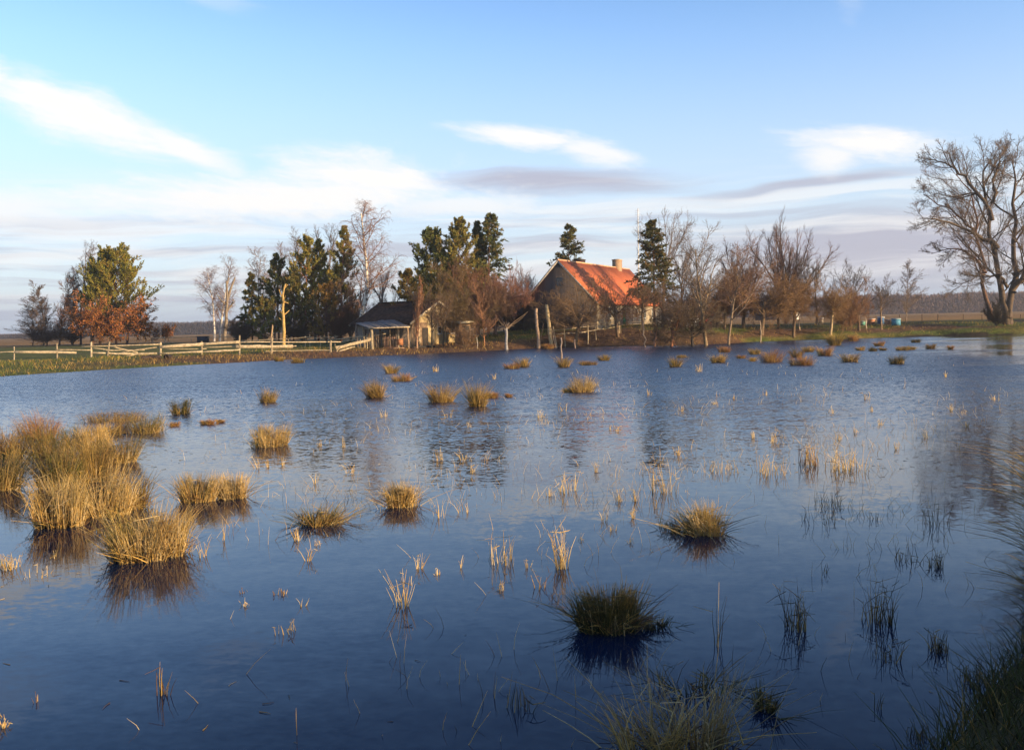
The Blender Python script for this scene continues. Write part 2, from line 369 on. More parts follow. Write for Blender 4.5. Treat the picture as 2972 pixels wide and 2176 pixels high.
PRE = {
 'bare': dict(tr=.80, rt=.020, lv=[(13, .28, .98, 44, 10, .52, .45, .10), (9, .15, 1, 40, 12, .50, .4, .06), (8, .1, 1, 34, 12, .56, .3, .05), (6, .1, 1, 32, 13, .6, .2, .04)]),
 'spread': dict(tr=.55, rt=.022, lv=[(11, .35, 1, 48, 10, .95, .45, .07), (10, .15, 1, 42, 12, .42, .4, .05), (9, .1, 1, 35, 12, .56, .3, .05), (6, .1, 1, 32, 13, .6, .2, .04)]),
 'narrow': dict(tr=.97, rt=.013, lv=[(32, .10, .98, 38, 9, .27, .45, .14), (10, .1, 1, 36, 12, .5, .4, .08), (9, .1, 1, 34, 14, .5, .3, .03), (5, .1, 1, 34, 14, .5, .3, .03)]),
 'birch': dict(tr=.98, rt=.011, lv=[(30, .26, .98, 40, 9, .25, .35, .10), (9, .15, 1, 42, 14, .5, .3, -.03), (8, .2, 1, 40, 15, .62, .2, -.35), (4, .1, 1, 20, 14, .6, .3, -.3)]),
 'willow': dict(tr=.16, rt=.05, lv=[(18, .3, 1, 27, 10, 5.2, .25, .04), (14, .2, 1, 24, 9, .34, .45, .10), (9, .1, 1, 26, 10, .5, .3, .06), (6, .1, 1, 26, 12, .55, .3, .04)]),
 'apple': dict(tr=.34, rt=.035, lv=[(15, .50, 1, 62, 18, 1.45, .2, .01), (12, .15, 1, 54, 18, .48, .3, .02), (11, .1, 1, 45, 18, .45, .3, .05), (7, .1, 1, 42, 18, .55, .2, .05)]),
 'shrub': dict(tr=.10, rt=.05, lv=[(20, .1, 1, 24, 12, 8.5, .15, .03), (12, .12, 1, 30, 12, .35, .4, .06), (11, .1, 1, 34, 14, .5, .3, .05), (7, .1, 1, 36, 14, .5, .3, .05)]),
}
def fit(parts, H, Wd, lean, z0=0):
    """scale grown polylines to the wanted height and width, then lean them"""
    allp = np.concatenate([p.reshape(-1, 3) for p in parts[1:]] or [parts[0].reshape(-1, 3)])
    h = np.percentile(allp[:, 2], 99.8); w = np.percentile(np.abs(allp[:, :2]), 95)*2
    sz = H/h; sw = Wd/w if Wd else sz
    for p in parts:
        t = p[..., 2]*sz; p[..., 0] = p[..., 0]*sw + lean*np.clip(t/H, 0, 1)**1.3*1.0; p[..., 1] *= sw; p[..., 2] = t
    return parts
def place_xy(bx, Y): return (bx - W0/2)/F*Y
def grow(kind, H, Wd, rng, lean=0, stems=1, rscale=1.0, trunkP=None, curve=.05):
    pr = PRE[kind]
    if trunkP is None:
        S = np.zeros((stems, 3)); S[:, :2] = rng.normal(size=(stems, 2))*(.25 if stems > 1 else 0)
        D = np.tile([0, 0, 1.], (stems, 1)); D[:, :2] += rng.normal(size=(stems, 2))*(.16 if stems > 1 else .02)
        T = polyl(S, nrm(D), np.full(stems, pr['tr']*H)*rng.uniform(.85, 1, stems), 9, .06, curve, rng)
    else: T = trunkP
    L = plen(T); r0 = L*pr['rt']/max(pr['tr'], .3)*.9*rscale
    RR = [radii(r0, r0*.22 if kind not in ('willow', 'shrub', 'apple') else r0*.65, T.shape[1], .8)]; PP = [T]
    for k, (n, t0, t1, ang, av, lf, tp, trop) in enumerate(pr['lv']):
        pos, d, t, prd, pi = kids(PP[-1], RR[-1], n, t0, t1, ang, av, rng)
        tn = (t-t0)/(t1-t0); ln = L[pi]*lf*(1-tp*tn)*rng.uniform(.6, 1.2, len(t)); m = (7, 5, 4, 3)[k]
        P = polyl(pos, d, ln, m, trop, (.13 if kind in ('apple', 'spread', 'shrub') else .09)+.03*k, rng)
        rb = np.minimum(prd*(.5 if kind in ('apple', 'willow', 'shrub') else .68), ln*.019+.003); rb = np.maximum(rb, (.022, .013, .0095, .0075)[k]); rt_ = np.maximum(rb*.35, (.012, .008, .0065, .005)[k])
        PP.append(P); RR.append(radii(rb, rt_, m)); L = ln
    return PP, RR
SEED = [100]
def newrng():
    SEED[0] += 1; return np.random.RandomState(SEED[0])
def add_levels(PP, RR, name_root, barkcol, twigcol, rng, bark=M_BARK, split=1, tcv=.25):
    a = Acc(); tubes(a, PP[0], RR[0], 8, barkcol, rng)
    for k in range(1, split+1): tubes(a, PP[k], RR[k], 5, barkcol, rng)
    a.build('trunk', bark, name_root, smooth=True)
    a = Acc()
    for k in range(split+1, len(PP)):
        n = len(PP[k]); c = np.array(twigcol)[None]*(1+rng.normal(size=(n, 1))*tcv).clip(.4, 1.7)
        tubes(a, PP[k], RR[k], 4 if k < 3 else 3, c, rng)
    return a
def bare_tree(kind, px, top, wpx, Yd, name, label, cat='tree', group=None, bx=None, bark=(.16, .115, .075), twig=(.20, .125, .075),
              stems=1, rs=1.0, white=False, base=None, leaves=0, leafc=None, thin=None, curve=.05):
    bx = bx if bx is not None else px; x = place_xy(bx, Yd); z = tz1(x, Yd) if base is None else base; z = z-.05
    topw = at(px, top, Yd); H = topw.z - z; lean = topw.x - x; Wd = wpx/F*Yd; rng = newrng()
    PP, RR = grow(kind, H, Wd, rng, 0, stems, rs, curve=curve)
    fit(PP, H, Wd, lean)
    o = empty(name, (x, Yd, z), label, cat, group)
    if thin:
        for k, f in thin: sel = rng.uniform(size=len(PP[k])) < f; PP[k] = PP[k][sel]; RR[k] = RR[k][sel]
    a = add_levels(PP, RR, o, (.78, .68, .55) if white else bark, twig, rng, M_BIRCH if white else M_BARK, split=0 if white else 1)
    if leaves:
        P = np.concatenate([PP[3].reshape(-1, 3), PP[4].reshape(-1, 3)]); i = rng.randint(0, len(P), leaves)
        D = nrm(rng.normal(size=(leaves, 3))); D[:, 2] -= .2
        c = np.array(leafc)[None]*(1+rng.normal(size=(leaves, 1))*.3).clip(.4, 1.7); c[:, 1] *= rng.uniform(.8, 1.25, leaves)
        tris(a, P[i]+rng.normal(size=(leaves, 3))*.05, nrm(D), rng.uniform(.12, .22, leaves), rng.uniform(.08, .14, leaves), c, rng)
        a.build('crown', M_LEAF, o)
    else: a.build('crown', M_TWIG, o)
    return o
def conifer(kind, px, top, wpx, Yd, name, label, group=None, bx=None, col=(.05, .062, .02), low=.1, base=None, dens=1., barkc=(.18, .09, .05), shape=.8):
    bx = bx if bx is not None else px; x = place_xy(bx, Yd); z = (tz1(x, Yd) if base is None else base)-.05
    topw = at(px, top, Yd); H = topw.z-z; lean = topw.x-x; Wm = wpx/F*Yd/2*(1.12 if kind == 'spruce' else 1.38); rng = newrng()
    T = polyl(np.zeros((1, 3)), np.array([[0, 0, 1.]]), np.array([H]), 12, .1, .015, rng); T[..., 2] *= H/T[0, -1, 2]
    r0 = np.array([H*.013]); RT = radii(r0, r0*.08, 12)
    sp_ = kind == 'spruce'
    n = int(H*(7.5 if sp_ else 6.5)*dens)
    pos, d, t, pr, pi = kids(T, RT, n, low, .985, 90, 4, rng, flat=.9)
    tn = (t-low)/(1-low)
    if sp_:
        el_ = -.28+.85*tn**1.5 + rng.normal(size=n)*.08; ln = Wm*((1-tn)**shape*.97+.035)*rng.uniform(.62, 1.18, n); trop1 = .03
    else:
        prof = np.minimum(1, ((1-tn)*1.5+.02))**shape*np.clip(.55+tn*1.8, 0, 1); el_ = .15+.75*tn + rng.normal(size=n)*.15
        ln = Wm*(prof+.04)*rng.uniform(.5, 1.25, n); trop1 = .10
    d[:, 2] = 0; d = nrm(d); d = nrm(d*np.cos(el_)[:, None]+np.array([0, 0, 1])*np.sin(el_)[:, None])
    B1 = polyl(pos, d, ln, 6, trop1, .05, rng); R1 = radii(np.maximum(ln*.012, .012), np.full(n, .006), 6)
    n2 = int(12*dens) if sp_ else int(10*dens)
    p2, d2, t2, pr2, pi2 = kids(B1, R1, n2, .12 if sp_ else .35, 1, 52 if sp_ else 40, 12, rng, flat=.75 if sp_ else .1)
    l2 = ln[pi2]*(.34 if sp_ else .30)*(1.1-.6*t2)*rng.uniform(.6, 1.2, len(t2)) + .08
    B2 = polyl(p2, d2, l2, 4, -.10 if sp_ else .22, .05, rng); R2 = radii(np.full(len(l2), .008), np.full(len(l2), .004), 4)
    fit_l = [T, B1, B2]
    for p in fit_l: p[..., 0] += lean*np.clip(p[..., 2]/H, 0, 1)
    o = empty(name, (x, Yd, z), label, 'tree', group)
    a = Acc(); bc = np.tile(np.array(barkc), (1, 12, 1)); tubes(a, T, RT, 8, bc, rng); tubes(a, B1, R1, 4, np.array(barkc)*.8, rng); a.build('trunk', M_BARK, o, smooth=True)
    a = Acc()
    k = 16 if sp_ else 26
    per = np.repeat(np.arange(len(B2)), k); tt = rng.uniform(0 if sp_ else .25, 1, len(per)); f = tt*3*.999; i = f.astype(int)
    P = B2[per, i]+(B2[per, i+1]-B2[per, i])*(f-i)[:, None]; Tn = nrm(B2[per, i+1]-B2[per, i])
    D = nrm(Tn*(.9 if sp_ else .7) + rng.normal(size=P.shape)*(.45 if sp_ else .6) + np.array([0, 0, -.12 if sp_ else .35]))
    c = np.array(col)[None]*(1+rng.normal(size=(len(B2), 1))*.28).clip(.35, 1.8); warm = rng.uniform(0, 1, (len(B2), 1))**3
    c = c*(1-warm*.5)+np.array([.16, .10, .035])*warm*.5; c = c[per]
    tris(a, P, D, rng.uniform(.18, .36, len(P)), rng.uniform(.055, .10, len(P)), c*np.array([3.2, 2.7, 1.9]), rng)
    per = np.repeat(np.arange(n), 10); tt = rng.uniform(.45 if sp_ else .6, 1, len(per)); f = tt*5*.999; i = f.astype(int)
    P = B1[per, i]+(B1[per, i+1]-B1[per, i])*(f-i)[:, None]
    tris(a, P, nrm(rng.normal(size=P.shape)*.6+np.array([0, 0, .2])), rng.uniform(.15, .3, len(P)), rng.uniform(.05, .08, len(P)), np.tile(np.array(col), (len(P), 1)), rng)
    a.build('crown', M_NEEDLE, o)
    return o
# ------------------------------------------------------------------ trees
G = 'bare trees at the left end of the far bank'
NT = (.17, .115, .085)
bare_tree('narrow', 98, 860, 75, 152, 'bare_tree', 'low bushy bare tree at the far left end of the tree line', group=G, twig=NT, bark=(.10, .07, .05))
bare_tree('narrow', 140, 815, 75, 150, 'bare_tree', 'small bare tree second from the left end of the tree line', group=G, twig=NT, bark=(.10, .07, .05))
bare_tree('narrow', 176, 775, 75, 149, 'bare_tree', 'bare tree with reddish twigs, third from the left end of the tree line', group=G, twig=(.24, .13, .09), bark=(.12, .08, .05))
bare_tree('narrow', 212, 785, 75, 151, 'bare_tree', 'bare tree just left of the tallest thin tree in the left clump', group=G, twig=NT, bark=(.10, .07, .05))
bare_tree('narrow', 238, 695, 95, 155, 'bare_tree', 'tallest thin bare tree of the left clump, rising above the small pine', group=G, twig=NT, bark=(.15, .10, .08), thin=[(3, .6), (4, .5)])
conifer('pine', 268, 752, 70, 153, 'pine_tree', 'small pine squeezed between the bare trees and the broad green pine', col=(.07, .085, .03), low=.2)
conifer('pine', 340, 745, 160, 149, 'pine_tree', 'broad dense green pine with many upright tips, behind the orange oaks', col=(.090, .098, .022), low=.08, dens=1.7, shape=.5)
conifer('pine', 293, 732, 90, 150, 'pine_tree', 'pine spire leaning against the left side of the broad green pine', col=(.085, .095, .022), low=.25, dens=.9)
OK_ = dict(bark=(.14, .09, .06), twig=(.2, .11, .06), leafc=(.52, .19, .05))
bare_tree('apple', 272, 846, 140, 140, 'oak_tree', 'young oak in rust orange leaf, the taller and left one of two', leaves=9000, **OK_)
bare_tree('apple', 372, 862, 150, 141, 'oak_tree', 'young oak in rust orange leaf, the lower right one in front of the pine', leaves=9000, **OK_)
bare_tree('apple', 318, 925, 90, 138, 'oak_bush', 'small orange leaved oak bush between the two young oaks', cat='bush', leaves=4000, **OK_)
bare_tree('apple', 492, 938, 34, 160, 'sapling', 'tiny orange leaved sapling in front of the distant wood', cat='sapling', leaves=700, **OK_)
bare_tree('narrow', 448, 948, 30, 160, 'sapling', 'tiny greenish sapling beside the broad green pine', cat='sapling', thin=[(3, .4), (4, .2)])
BT = (.24, .155, .125)
bare_tree('birch', 592, 768, 95, 160, 'birch_tree', 'leaning white birch with drooping twigs, left of the broken trunk', group='white birches left of the dark conifers', bx=625, twig=BT, white=True, rs=1.7, thin=[(3, .6), (4, .3)])
bare_tree('birch', 652, 738, 80, 162, 'birch_tree', 'slender white birch standing behind the broken trunk with stub limbs', group='white birches left of the dark conifers', bx=641, twig=BT, white=True, rs=1.5, thin=[(3, .5), (4, .3)])
def snag(pts, r, Yd, label, col, stubs, name='dead_tree'):
    """broken dead tree: trunk through picture-derived world points, stub limbs"""
    P = np.array([list(at(px, py, Yd)) for px, py in pts]); o0 = P[0].copy(); o0[2] = tz1(o0[0], Yd)-.05; P[0] = o0; P = P-o0
    rng = newrng(); f = np.linspace(0, 1, 10); fi = f*(len(P)-1); P2 = np.stack([np.interp(fi, range(len(P)), P[:, k]) for k in range(3)], 1)
    P2[1:] += rng.normal(size=(9, 3))*.05
    o = empty(name, tuple(o0), label, 'dead tree'); a = Acc(); tubes(a, P2[None], radii(np.array([r]), np.array([r*.45]), 10), 8, col, rng); a.build('trunk', M_BARK, o, smooth=True)
    a = Acc()
    for (x0, y0, x1, y1, rr) in stubs:
        p, q_ = np.array(at(x0, y0, Yd))-o0, np.array(at(x1, y1, Yd))-o0; q_[1] += rng.uniform(-.8, .8)
        m_ = (p+q_)/2+rng.normal(size=3)*.08; tubes(a, np.array([[p, m_, q_]]), np.array([[rr, rr*.8, rr*.5]]), 6, col, rng)
    a.build('limb', M_BARK, o, smooth=True)
snag([(652, 995), (655, 950), (657, 900), (660, 860), (657, 815)], .34, 158, 'broken bare trunk with stub limbs beside the two white birches', (.26, .20, .14),
     [(660, 870, 680, 805, .24), (657, 905, 678, 868, .18), (664, 893, 684, 873, .12), (655, 885, 632, 855, .12), (657, 830, 660, 805, .2), (650, 965, 690, 915, .07)])
# mixed clump behind the long fence
G = 'leafless trees behind the conifers of the middle clump'
bare_tree('narrow', 762, 712, 90, 138, 'bare_tree', 'pale bare tree above the dark spruce at the left of the middle clump', group=G, twig=(.26, .17, .13), bark=(.2, .14, .1), thin=[(3, .6), (4, .5)])
bare_tree('narrow', 800, 700, 70, 140, 'bare_tree', 'thin bare tree just left of the two dark conifers\' gap in the middle clump', group=G, twig=(.24, .15, .11), bark=(.2, .14, .1), thin=[(3, .6), (4, .4)])
bare_tree('narrow', 842, 660, 90, 141, 'bare_tree', 'tall bare tree rising between the dark conifers and the red stemmed pine', group=G, twig=NT, bark=(.2, .15, .11), thin=[(3, .5), (4, .4)], rs=1.2)
bare_tree('narrow', 918, 650, 70, 142, 'bare_tree', 'tall thin bare tree behind the red stemmed pine', group=G, twig=NT, bark=(.2, .15, .11), thin=[(3, .5), (4, .4)], rs=1.2)
bare_tree('narrow', 950, 652, 70, 143, 'bare_tree', 'tall thin bare tree left of the tallest pine of the middle clump', group=G, twig=NT, bark=(.2, .15, .11), thin=[(3, .5), (4, .4)], rs=1.2)
conifer('spruce', 735, 793, 110, 130, 'spruce_tree', 'low dark spruce at the left edge of the middle clump', col=(.030, .038, .016), shape=.7)
conifer('pine', 812, 742, 95, 131, 'pine_tree', 'dark narrow pine behind the stripped golden trunk', col=(.045, .055, .022), low=.15)
conifer('pine', 888, 690, 120, 129, 'pine_tree', 'olive pine with a red stem in the middle clump', col=(.095, .10, .03), low=.2, barkc=(.34, .13, .055))
conifer('pine', 928, 700, 90, 131, 'pine_tree', 'olive pine between the red stemmed pine and the tallest one', col=(.085, .09, .028), low=.12)
conifer('pine', 992, 657, 90, 128, 'pine_tree', 'tallest slim pine of the middle clump, left of the big birch', col=(.088, .092, .028), low=.12, dens=1.1, barkc=(.3, .12, .06))
conifer('pine', 855, 800, 90, 128, 'pine_tree', 'short olive pine filling the middle clump behind the stripped trunk', col=(.06, .065, .022), low=.05)
conifer('pine', 770, 880, 110, 126, 'pine_tree', 'squat young pine at the foot of the dark spruce', col=(.06, .07, .025), low=.03)
conifer('pine', 950, 830, 110, 125, 'pine_tree', 'squat reddish brown young pine below the tallest slim pine', col=(.10, .075, .03), low=.03)
bare_tree('shrub', 1020, 800, 95, 124, 'bare_shrub', 'dense dark bare shrub left of the big birch trunk', cat='shrub', twig=(.11, .062, .04))
bare_tree('shrub', 700, 925, 70, 128, 'bare_shrub', 'thin grey bare shrub at the left foot of the dark spruce', cat='shrub', twig=(.14, .09, .07))
snag([(823, 1000), (824, 960), (822, 910), (821, 860), (829, 822)], .21, 104, 'stripped golden dead trunk with short stubs behind the fence', (.52, .33, .11),
     [(821, 870, 811, 840, .07), (822, 885, 834, 858, .06), (821, 870, 810, 866, .05), (823, 915, 836, 900, .07), (823, 925, 812, 903, .06), (824, 930, 810, 922, .05), (822, 840, 836, 825, .06), (821, 852, 826, 836, .09), (821, 875, 835, 882, .05)])
bare_tree('birch', 1072, 580, 150, 112, 'birch_tree', 'tallest birch with a bright white trunk and drooping twigs left of the barn', bx=1043, twig=(.27, .155, .11), white=True, rs=2.3, thin=[(3, .7), (4, .5)])
bare_tree('spread', 1108, 735, 110, 128, 'bare_tree', 'pale bare tree with curved branches just right of the tallest birch', twig=(.26, .18, .15), bark=(.26, .2, .16), thin=[(3, .6), (4, .35)])
bare_tree('spread', 1090, 850, 90, 126, 'bare_tree', 'low bare tree behind the left end of the barn roof', twig=(.2, .14, .12), bark=(.2, .15, .12), thin=[(4, .4)])
# clump behind the barn
conifer('pine', 1185, 790, 90, 108, 'pine_tree', 'small dark pine at the left edge of the clump behind the barn', col=(.045, .045, .02), low=.3, base=.7)
bare_tree('narrow', 1195, 800, 50, 98, 'bare_tree', 'thin leaning pine pole with a pale bare stem in front of the barn wall', bx=1212, twig=(.30, .13, .06), bark=(.42, .25, .15), rs=1.2, thin=[(2, .5), (3, .4), (4, .2)])
conifer('pine', 1247, 678, 125, 122, 'pine_tree', 'left green pine of the clump behind the barn', col=(.050, .066, .024), low=.25, dens=1.1, shape=.6)
conifer('pine', 1292, 740, 80, 124, 'pine_tree', 'low green pine between the two taller pines behind the barn', col=(.05, .062, .024), low=.3)
conifer('pine', 1336, 640, 115, 121, 'pine_tree', 'tall olive pine in the middle of the clump behind the barn', col=(.085, .09, .03), low=.25, dens=1.1, shape=.7)
conifer('spruce', 1392, 640, 100, 126, 'spruce_tree', 'dark spruce tip just left of the pointed tallest spruce behind the barn', col=(.035, .045, .02), low=.3)
conifer('spruce', 1420, 618, 165, 124, 'spruce_tree', 'pointed tallest spruce with upswept right branches, right of the barn clump', col=(.042, .058, .026), low=.2, shape=.75)
GB = 'brown leafless bushes around the barn'
bare_tree('shrub', 1285, 800, 150, 107, 'bare_shrub', 'brown leafless thicket covering the pines just behind the barn gable', cat='shrub', group=GB, twig=(.17, .115, .045), base=1.2, thin=[(3, .7), (4, .5)])
bare_tree('spread', 1330, 735, 120, 110, 'bare_tree', 'olive brown bare tree right over the pale barn gable', twig=(.20, .125, .055), bark=(.24, .14, .07), base=1.3)
bare_tree('apple', 1385, 760, 130, 111, 'bare_tree', 'dense reddish brown bare tree left of the big house', twig=(.21, .10, .055), bark=(.22, .12, .07), base=1.6)
bare_tree('apple', 1465, 765, 130, 113, 'bare_tree', 'reddish bare fruit tree beside the house gable', twig=(.26, .12, .075), bark=(.16, .10, .07), bx=1470, base=1.9)
bare_tree('spread', 1535, 770, 110, 128, 'bare_tree', 'pale grey bare tree behind the left slope of the house roof', twig=(.24, .17, .14), bark=(.2, .15, .12), thin=[(4, .6)], base=2.0)
bare_tree('narrow', 1372, 800, 60, 100, 'bare_tree', 'thin upright bare tree with an orange trunk between barn and house', bx=1408, twig=(.25, .13, .07), bark=(.36, .17, .08), thin=[(3, .5), (4, .3)])
bare_tree('shrub', 1350, 935, 70, 97, 'bare_shrub', 'low brown weedy shrub at the foot of the barn gable', cat='shrub', group=GB, twig=(.24, .14, .07), thin=[(4, .5)])
bare_tree('shrub', 1440, 900, 75, 112, 'dark_shrub', 'dark evergreen looking shrub between barn and house', cat='shrub', twig=(.03, .025, .018), bark=(.04, .03, .02), base=2.0)
bare_tree('shrub', 1622, 925, 130, 108.5, 'dark_shrub', 'low dark shrub along the foot of the house gable', cat='shrub', twig=(.04, .035, .022), bark=(.04, .03, .02), base=2.0)
bare_tree('spread', 1300, 850, 70, 99, 'bare_tree', 'thin dark tree crossing the bright barn gable', twig=(.15, .09, .05), bark=(.06, .045, .03), thin=[(3, .4), (4, .2)], bx=1288)
bare_tree('spread', 1262, 850, 80, 98, 'bare_tree', 'dark slender tree in front of the left edge of the barn gable', twig=(.15, .09, .05), bark=(.06, .045, .03), thin=[(3, .4), (4, .2)], bx=1255)
# around the house
conifer('spruce', 1645, 652, 170, 130, 'spruce_tree', 'spruce rising behind the left end of the red roof', col=(.045, .055, .025), low=.15, shape=.75, base=2.2)
conifer('spruce', 1893, 640, 150, 113, 'spruce_tree', 'tall spruce in front of the right end of the red roof', bx=1902, col=(.034, .042, .022), low=.28, shape=.75, dens=1.1)
bare_tree('apple', 1668, 775, 215, 103, 'fruit_tree', 'bare fruit tree spreading in front of the house gable', twig=(.21, .125, .06), bark=(.19, .12, .065), bx=1672, curve=.12, thin=[(3, .6), (4, .5)])
bare_tree('apple', 1795, 790, 150, 106, 'fruit_tree', 'bare fruit tree in front of the left part of the house front', twig=(.23, .12, .06), bark=(.17, .11, .06), thin=[(2, .6), (3, .45), (4, .35)])
bare_tree('apple', 1868, 810, 110, 107, 'fruit_tree', 'bare fruit tree in front of the right part of the house front', twig=(.19, .11, .06), bark=(.17, .11, .06), thin=[(2, .5), (3, .45), (4, .4)])
bare_tree('spread', 1928, 605, 150, 122, 'bare_tree', 'tall grey bare tree behind the right hand spruce', twig=(.21, .155, .12), bark=(.2, .15, .11), base=2.0, thin=[(3, .75), (4, .5)])
bare_tree('spread', 1985, 700, 110, 118, 'bare_tree', 'medium grey bare tree between the spruce and the flooded trees', twig=(.2, .145, .11), bark=(.2, .15, .11), base=2.0, thin=[(3, .6), (4, .4)])
bare_tree('apple', 1945, 830, 170, 97, 'fruit_tree', 'dense bare fruit tree with a reddish trunk standing in the water', twig=(.125, .08, .045), bark=(.26, .11, .055), bx=1951)
bare_tree('apple', 2012, 860, 140, 97, 'fruit_tree', 'dark slim trunked fruit tree in the water, second of the flooded ones', twig=(.12, .085, .05), bark=(.04, .03, .025), bx=2011, thin=[(4, .6)])
bare_tree('bare', 2060, 640, 180, 97, 'bare_tree', 'tall bare tree with a straight pale trunk standing in the water', twig=(.20, .14, .095), bark=(.26, .18, .10), bx=2052, rs=.95, thin=[(3, .75), (4, .55)])
bare_tree('bare', 2150, 690, 150, 99, 'bare_tree', 'bare tree with a leaning trunk at the water edge, rightmost of the flooded ones', twig=(.25, .14, .085), bark=(.26, .18, .11), bx=2116, rs=.85)
bare_tree('willow', 2285, 622, 225, 136, 'willow_tree', 'tall fan shaped bare willow with many rising stems', twig=(.27, .155, .105), bark=(.17, .12, .09), rs=1.0)
bare_tree('willow', 2160, 680, 120, 139, 'willow_tree', 'smaller reddish bare willow left of the tall fan shaped one', twig=(.25, .145, .10), bark=(.17, .12, .09))
bare_tree('apple', 2212, 765, 260, 112, 'fruit_tree', 'wide old fruit tree with a dense golden brown crown below the willow', twig=(.27, .15, .06), bark=(.17, .11, .06))
bare_tree('apple', 2105, 830, 130, 113, 'fruit_tree', 'low bare fruit tree behind the rightmost flooded trunk', twig=(.24, .13, .06), bark=(.17, .11, .06))
bare_tree('apple', 2305, 800, 120, 113, 'fruit_tree', 'golden brown fruit tree touching the wide old one on its right', twig=(.26, .145, .06), bark=(.17, .11, .06))
bare_tree('spread', 2358, 742, 120, 124, 'bare_tree', 'bluish bare tree with a thin crooked trunk by the distant white gable', twig=(.13, .105, .09), bark=(.12, .09, .07), bx=2372, thin=[(3, .7), (4, .5)])
bare_tree('apple', 2425, 790, 120, 114, 'fruit_tree', 'yellow brown fruit tree on a forked pale trunk in the orchard', twig=(.28, .16, .065), bark=(.42, .30, .16), bx=2412)
bare_tree('apple', 2495, 805, 110, 117, 'fruit_tree', 'reddish brown fruit tree in front of the beehives', twig=(.27, .14, .065), bark=(.15, .10, .06))
bare_tree('spread', 2470, 752, 110, 122, 'bare_tree', 'dark bare tree behind the orchard with a thin top pointing left', twig=(.12, .095, .085), bark=(.1, .075, .06), thin=[(3, .6), (4, .5)])
bare_tree('spread', 2560, 795, 100, 119, 'bare_tree', 'small dark twigged tree beside the beehives', twig=(.13, .10, .085), bark=(.3, .2, .12), thin=[(3, .6), (4, .4)])
bare_tree('narrow', 2632, 752, 70, 135, 'bare_tree', 'lone slim pale bare tree in front of the distant wood', twig=(.26, .19, .14), bark=(.28, .2, .14), rs=.9, thin=[(3, .5), (4, .3)])
# the huge trees at the right edge: several trunks from one foot
def giant(name, label, stems, Yd, spread, dens, bark, twig):
    """stems: picture-derived courses (foot first) with radius; each stem gets its own limbs"""
    x0, _, _ = at(stems[0][0][0][0], 930, Yd); z0 = tz1(x0, Yd)-.1; rng = newrng()
    o = empty(name, (x0, Yd, z0), label, 'tree'); org = np.array([x0, Yd, z0])
    tr, cr = Acc(), Acc()
    for pts, r, yo in stems:
        P = np.array([list(at(px, py, Yd)) for px, py in pts])-org; P[0, 2] = max(P[0, 2], 0) if pts[0][1] < 925 else 0
        P[:, 1] += np.linspace(0, 1, len(P))*yo
        fi = np.linspace(0, 1, 12)*(len(P)-1); P2 = np.stack([np.interp(fi, range(len(P)), P[:, k]) for k in range(3)], 1)
        P2[1:-1] = (P2[:-2]+P2[1:-1]*2+P2[2:])/4; P2[1:] += rng.normal(size=(11, 3))*.22
        T = P2[None]; RT = radii(np.array([r]), np.array([r*.14]), 12, .75); L = plen(T)
        tubes(tr, T, RT, 9, bark, rng)
        PP, RR = [T], [RT]
        for k, (n, t0, t1, ang, av, lf, tp, trop, m) in enumerate([(int(17*dens), .2, .99, 44, 13, .40, .50, .05, 8), (9, .12, 1, 38, 12, .52, .45, .05, 7), (7, .1, 1, 33, 11, .62, .3, .05, 5), (5, .1, 1, 30, 11, .62, .2, .05, 3)]):
            pos, d, t, prd, pi = kids(PP[-1], RR[-1], n, t0, t1, ang, av, rng); tn = (t-t0)/(t1-t0)
            ln = L[pi]*lf*(1-tp*tn)*rng.uniform(.55, 1.2, len(t)); Pk = polyl(pos, d, ln, m, trop, .11+.02*k, rng)
            rb = np.maximum(np.minimum(prd*.6, ln*.018+.004), (.04, .02, .010, .0075)[k]); Rk = radii(rb, np.maximum(rb*.35, (.016, .010, .007, .0055)[k]), m)
            c = np.array(bark if k == 0 else twig)[None]*(1+rng.normal(size=(len(Pk), 1))*.22).clip(.4, 1.6)
            tubes(tr if k == 0 else cr, Pk, Rk, 6 if k == 0 else (4 if k == 1 else 3), c, rng)
            PP.append(Pk); RR.append(Rk); L = ln
    tr.build('trunk', M_BARK, o, smooth=True); cr.build('crown', M_TWIG, o)
giant('ash_tree', 'huge bare ash with forked thick trunks at the right edge of the far bank',
      [([(2922, 940), (2925, 880), (2905, 790), (2885, 700), (2878, 610), (2862, 520), (2874, 470)], .52, 1),
       ([(2928, 935), (2938, 850), (2958, 770), (2962, 680), (2950, 560), (2972, 510), (2962, 460)], .5, 2),
       ([(2938, 850), (2960, 800), (3010, 700), (3060, 560)], .5, -2),
       ([(2895, 720), (2850, 690), (2780, 665), (2720, 640), (2650, 640)], .34, -2),
       ([(2880, 640), (2850, 560), (2810, 500), (2765, 470), (2740, 455)], .30, 2),
       ([(2880, 590), (2890, 500), (2910, 460), (2925, 425)], .30, 1),
       ([(2925, 835), (2905, 800), (2860, 795), (2800, 800), (2745, 840)], .22, -3),
       ([(2945, 800), (2990, 770), (3040, 800)], .2, 3)], 121, 1, .8, (.125, .085, .055), (.20, .14, .095))
giant('ash_tree', 'second bare ash leaning left beside the huge one, with a reddish trunk',
      [([(2872, 940), (2868, 850), (2858, 760), (2850, 660), (2835, 560), (2800, 500)], .34, 2),
       ([(2862, 790), (2820, 740), (2770, 720), (2700, 735)], .22, -1),
       ([(2854, 700), (2800, 640), (2760, 590), (2690, 560)], .22, 2)], 127, 1, .8, (.17, .09, .055), (.20, .13, .09))
bare_tree('shrub', 2893, 865, 60, 119, 'dark_shrub', 'dark low shrub between the feet of the two great ash trees', cat='shrub', twig=(.06, .045, .03), bark=(.05, .04, .03))
